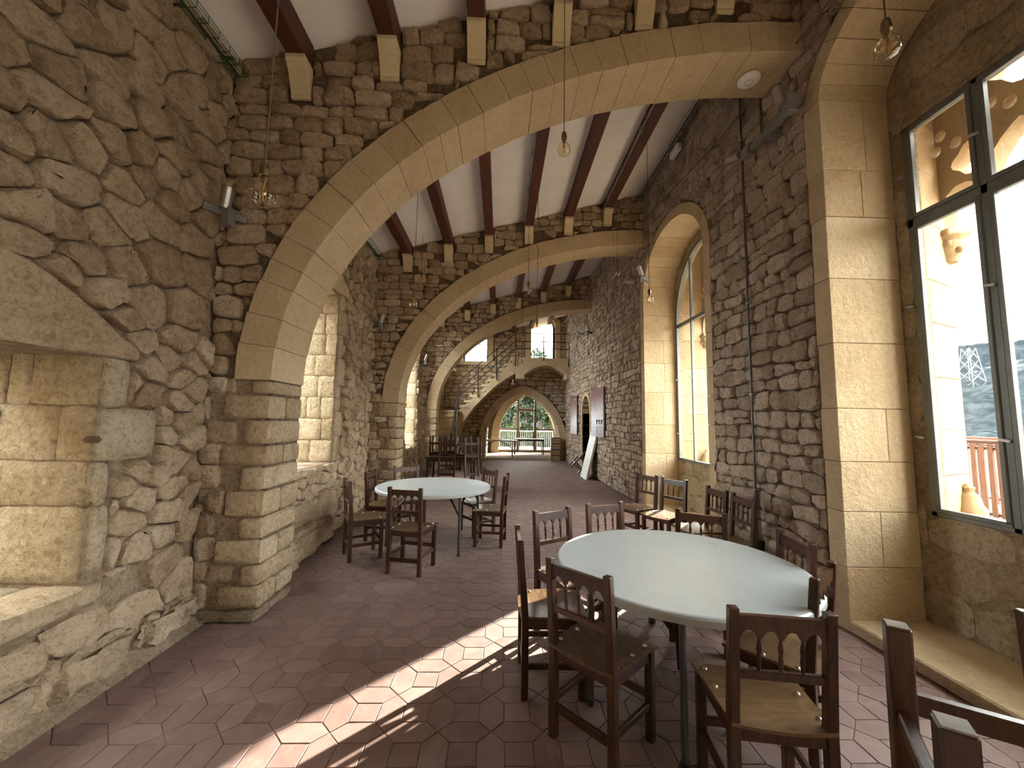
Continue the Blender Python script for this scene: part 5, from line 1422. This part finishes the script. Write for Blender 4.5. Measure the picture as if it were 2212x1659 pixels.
for k in range(120):
    y = 4.0 + k * 0.19
    if sm is None: sm = MB().box(-0.05, -0.03, y - 0.03, y + 0.03, 0.03, 1.10).build('slat', 'slat', t); o = sm
    else: o = sm.copy(); COL.objects.link(o); o.location.y = y

from mathutils import noise as mnoise
def hill(name, x0, x1, y0, y1, hf, n, m='hill'):
    vs = []; fs = []; nx, ny = n
    for i in range(nx + 1):
        for j in range(ny + 1):
            x = x0 + (x1 - x0) * i / nx; y = y0 + (y1 - y0) * j / ny
            z = hf(x, y) + mnoise.fractal(Vector((x * 0.06, y * 0.06, 1)), 0.8, 2, 5) * 4 + abs(mnoise.noise(Vector((x * 0.45, y * 0.45, 5)))) * 2.2
            vs.append((x, y, z))
    for i in range(nx):
        for j in range(ny): fs.append((i * (ny + 1) + j, (i + 1) * (ny + 1) + j, (i + 1) * (ny + 1) + j + 1, i * (ny + 1) + j + 1))
    o = MB().add(vs, fs).build(name, m, smooth=180, recalc=False); return structure(o)
hill('hill', 60, 330, -60, 330, lambda x, y: -14 + max(0, x - 70) * 0.30 + max(0, min(y - 100, 140)) * 0.02 - max(0, x - 265) * 0.35, (110, 150))
t = thing('power_pylon', 'pale steel lattice pylon standing on the wooded hillside', 'pylon', (172, 138, 10.0))
H_ = 21.0
for sx in (-1, 1):
    for sy in (-1, 1): MB().bar((sx * 3.4, sy * 3.4, 0), (sx * 1.2, sy * 1.2, H_), 0.16, 0.16).build('leg', 'pylon', t)
for k in range(5):
    z0, z1 = H_ * k / 5, H_ * (k + 1) / 5; w0, w1 = 3.4 - 2.2 * k / 5, 3.4 - 2.2 * (k + 1) / 5
    for a, b in (((-1, -1), (1, -1)), ((1, -1), (1, 1)), ((1, 1), (-1, 1)), ((-1, 1), (-1, -1))):
        MB().bar((a[0] * w0, a[1] * w0, z0), (b[0] * w1, b[1] * w1, z1), 0.10, 0.10).build('brace', 'pylon', t); MB().bar((b[0] * w0, b[1] * w0, z0), (a[0] * w1, a[1] * w1, z1), 0.10, 0.10).build('brace', 'pylon', t)

# white railing and trees beyond the glazed end screen
t = thing('white_railing', 'white barred railing outside the far glazed screen', 'railing', (1.4, 22.4, -0.02))
MB().box(-3.2, 3.2, -.025, .025, 1.02, 1.07).build('rail', 'whitepaint', t); MB().box(-3.2, 3.2, -.02, .02, 0.10, 0.14).build('rail', 'whitepaint', t)
b0 = None
for k in range(61):
    x = -3.15 + k * 0.105
    if b0 is None: b0 = MB().box(x - .009, x + .009, -.009, .009, 0.0, 1.03).build('baluster', 'whitepaint', t)
    else: o = b0.copy(); COL.objects.link(o); o.location.x = x
def tree(x, y, z, h, rc, nl, label, m, ls=0.16, nb=9):
    t = thing('tree', label, 'tree', (x, y, z), 0, 'trees beyond the end of the hall')
    rr = np.random.default_rng(int(abs(x * 13 + y * 7)) + 5)
    mb = MB(); mb.tube([(0, 0, 0), (0.1, 0.05, h * 0.35), (0.0, -0.1, h * 0.7)], [0.16, 0.12, 0.05], 8)
    cl_ = []
    for k in range(nb):
        a = rr.uniform(0, 2 * PI); e = rr.uniform(0.2, 1.0); q = Vector((math.cos(a) * rc * e, math.sin(a) * rc * e, h * rr.uniform(0.25, 0.98)))
        cl_.append((q, rr.uniform(0.35, 0.7) * rc * 0.75)); mb.tube([(0, 0, h * 0.3), tuple(q * 0.5 + Vector((0, 0, h * 0.18))), tuple(q)], [0.07, 0.045, 0.015], 5)
    mb.build('trunk', 'bark', t, smooth=60)
    vs = []; fs = []
    for i in range(nl):
        c, r_ = cl_[i % nb]
        d = Vector(rr.normal(0, 1, 3)).normalized() * r_ * rr.uniform(0.3, 1.0) ** 0.5; d.z *= 0.7
        p = c + d; a = Vector(rr.normal(0, 1, 3)).normalized(); b_ = a.cross(Vector(rr.normal(0, 1, 3))).normalized(); s = ls * rr.uniform(0.6, 1.3)
        o = len(vs); vs += [p - a * s, p + b_ * s * 0.45, p + a * s, p - b_ * s * 0.45]; fs.append((o, o + 1, o + 2, o + 3))
    stuff(MB().add(vs, fs).build('leaves', m, t, recalc=False))
tree(-1.6, 27.0, -1.5, 6.2, 2.3, 3600, 'loose tree at the left of the view through the glazed screen', 'pine', 0.13)
tree(3.4, 28.5, -2.0, 6.0, 2.6, 6000, 'full bright green tree at the right of the view through the glazed screen', 'leaf', 0.16, 12)
tree(2.6, 26.0, 0.8, 4.6, 2.0, 2600, 'overhanging tree crown at the top of the view through the glazed screen', 'pine', 0.13)
tree(0.5, 32.0, -4.0, 5.2, 2.4, 5000, 'low dense tree in the middle behind the white railing', 'leaf', 0.16, 12)
tree(5.6, 34.0, -3.0, 7.5, 3.2, 6000, 'tall tree farther right behind the bright green tree', 'leaf', 0.2, 12)
tree(2.5, 40.0, -1.0, 9.3, 2.8, 6000, 'tall pale tree seen through the upper window over the balcony', 'pine', 0.2, 12)
tree(1.4, 25.6, -1.6, 2.6, 1.7, 4200, 'low bushy tree close behind the white railing', 'leaf', 0.12, 12)
tree(3.9, 25.2, -1.8, 3.4, 1.6, 4200, 'rounded bushy tree close behind the right end of the white railing', 'leaf', 0.12, 12)
tree(-0.7, 25.4, -1.9, 2.7, 1.4, 3600, 'small bushy tree close behind the left end of the white railing', 'leaf', 0.12, 12)
tree(-3.6, 33.0, -3.0, 6.5, 2.6, 5000, 'tree left of the others beyond the white railing', 'leaf', 0.18, 12)
hill('far_hill', -160, 200, 120, 330, lambda x, y: -16 + (y - 120) * 0.085 + 4 * math.sin(x * 0.03), (70, 40))
hill('valley', -60, 60, 26.0, 125, lambda x, y: -6.5 - (y - 26) * 0.08, (50, 40))
# balustrade of the tower seen through the upper left window
t = thing('tower_parapet', 'sunlit stone parapet with pierced balusters outside the upper left window', 'parapet', (-3.2, 22.0, 4.2))
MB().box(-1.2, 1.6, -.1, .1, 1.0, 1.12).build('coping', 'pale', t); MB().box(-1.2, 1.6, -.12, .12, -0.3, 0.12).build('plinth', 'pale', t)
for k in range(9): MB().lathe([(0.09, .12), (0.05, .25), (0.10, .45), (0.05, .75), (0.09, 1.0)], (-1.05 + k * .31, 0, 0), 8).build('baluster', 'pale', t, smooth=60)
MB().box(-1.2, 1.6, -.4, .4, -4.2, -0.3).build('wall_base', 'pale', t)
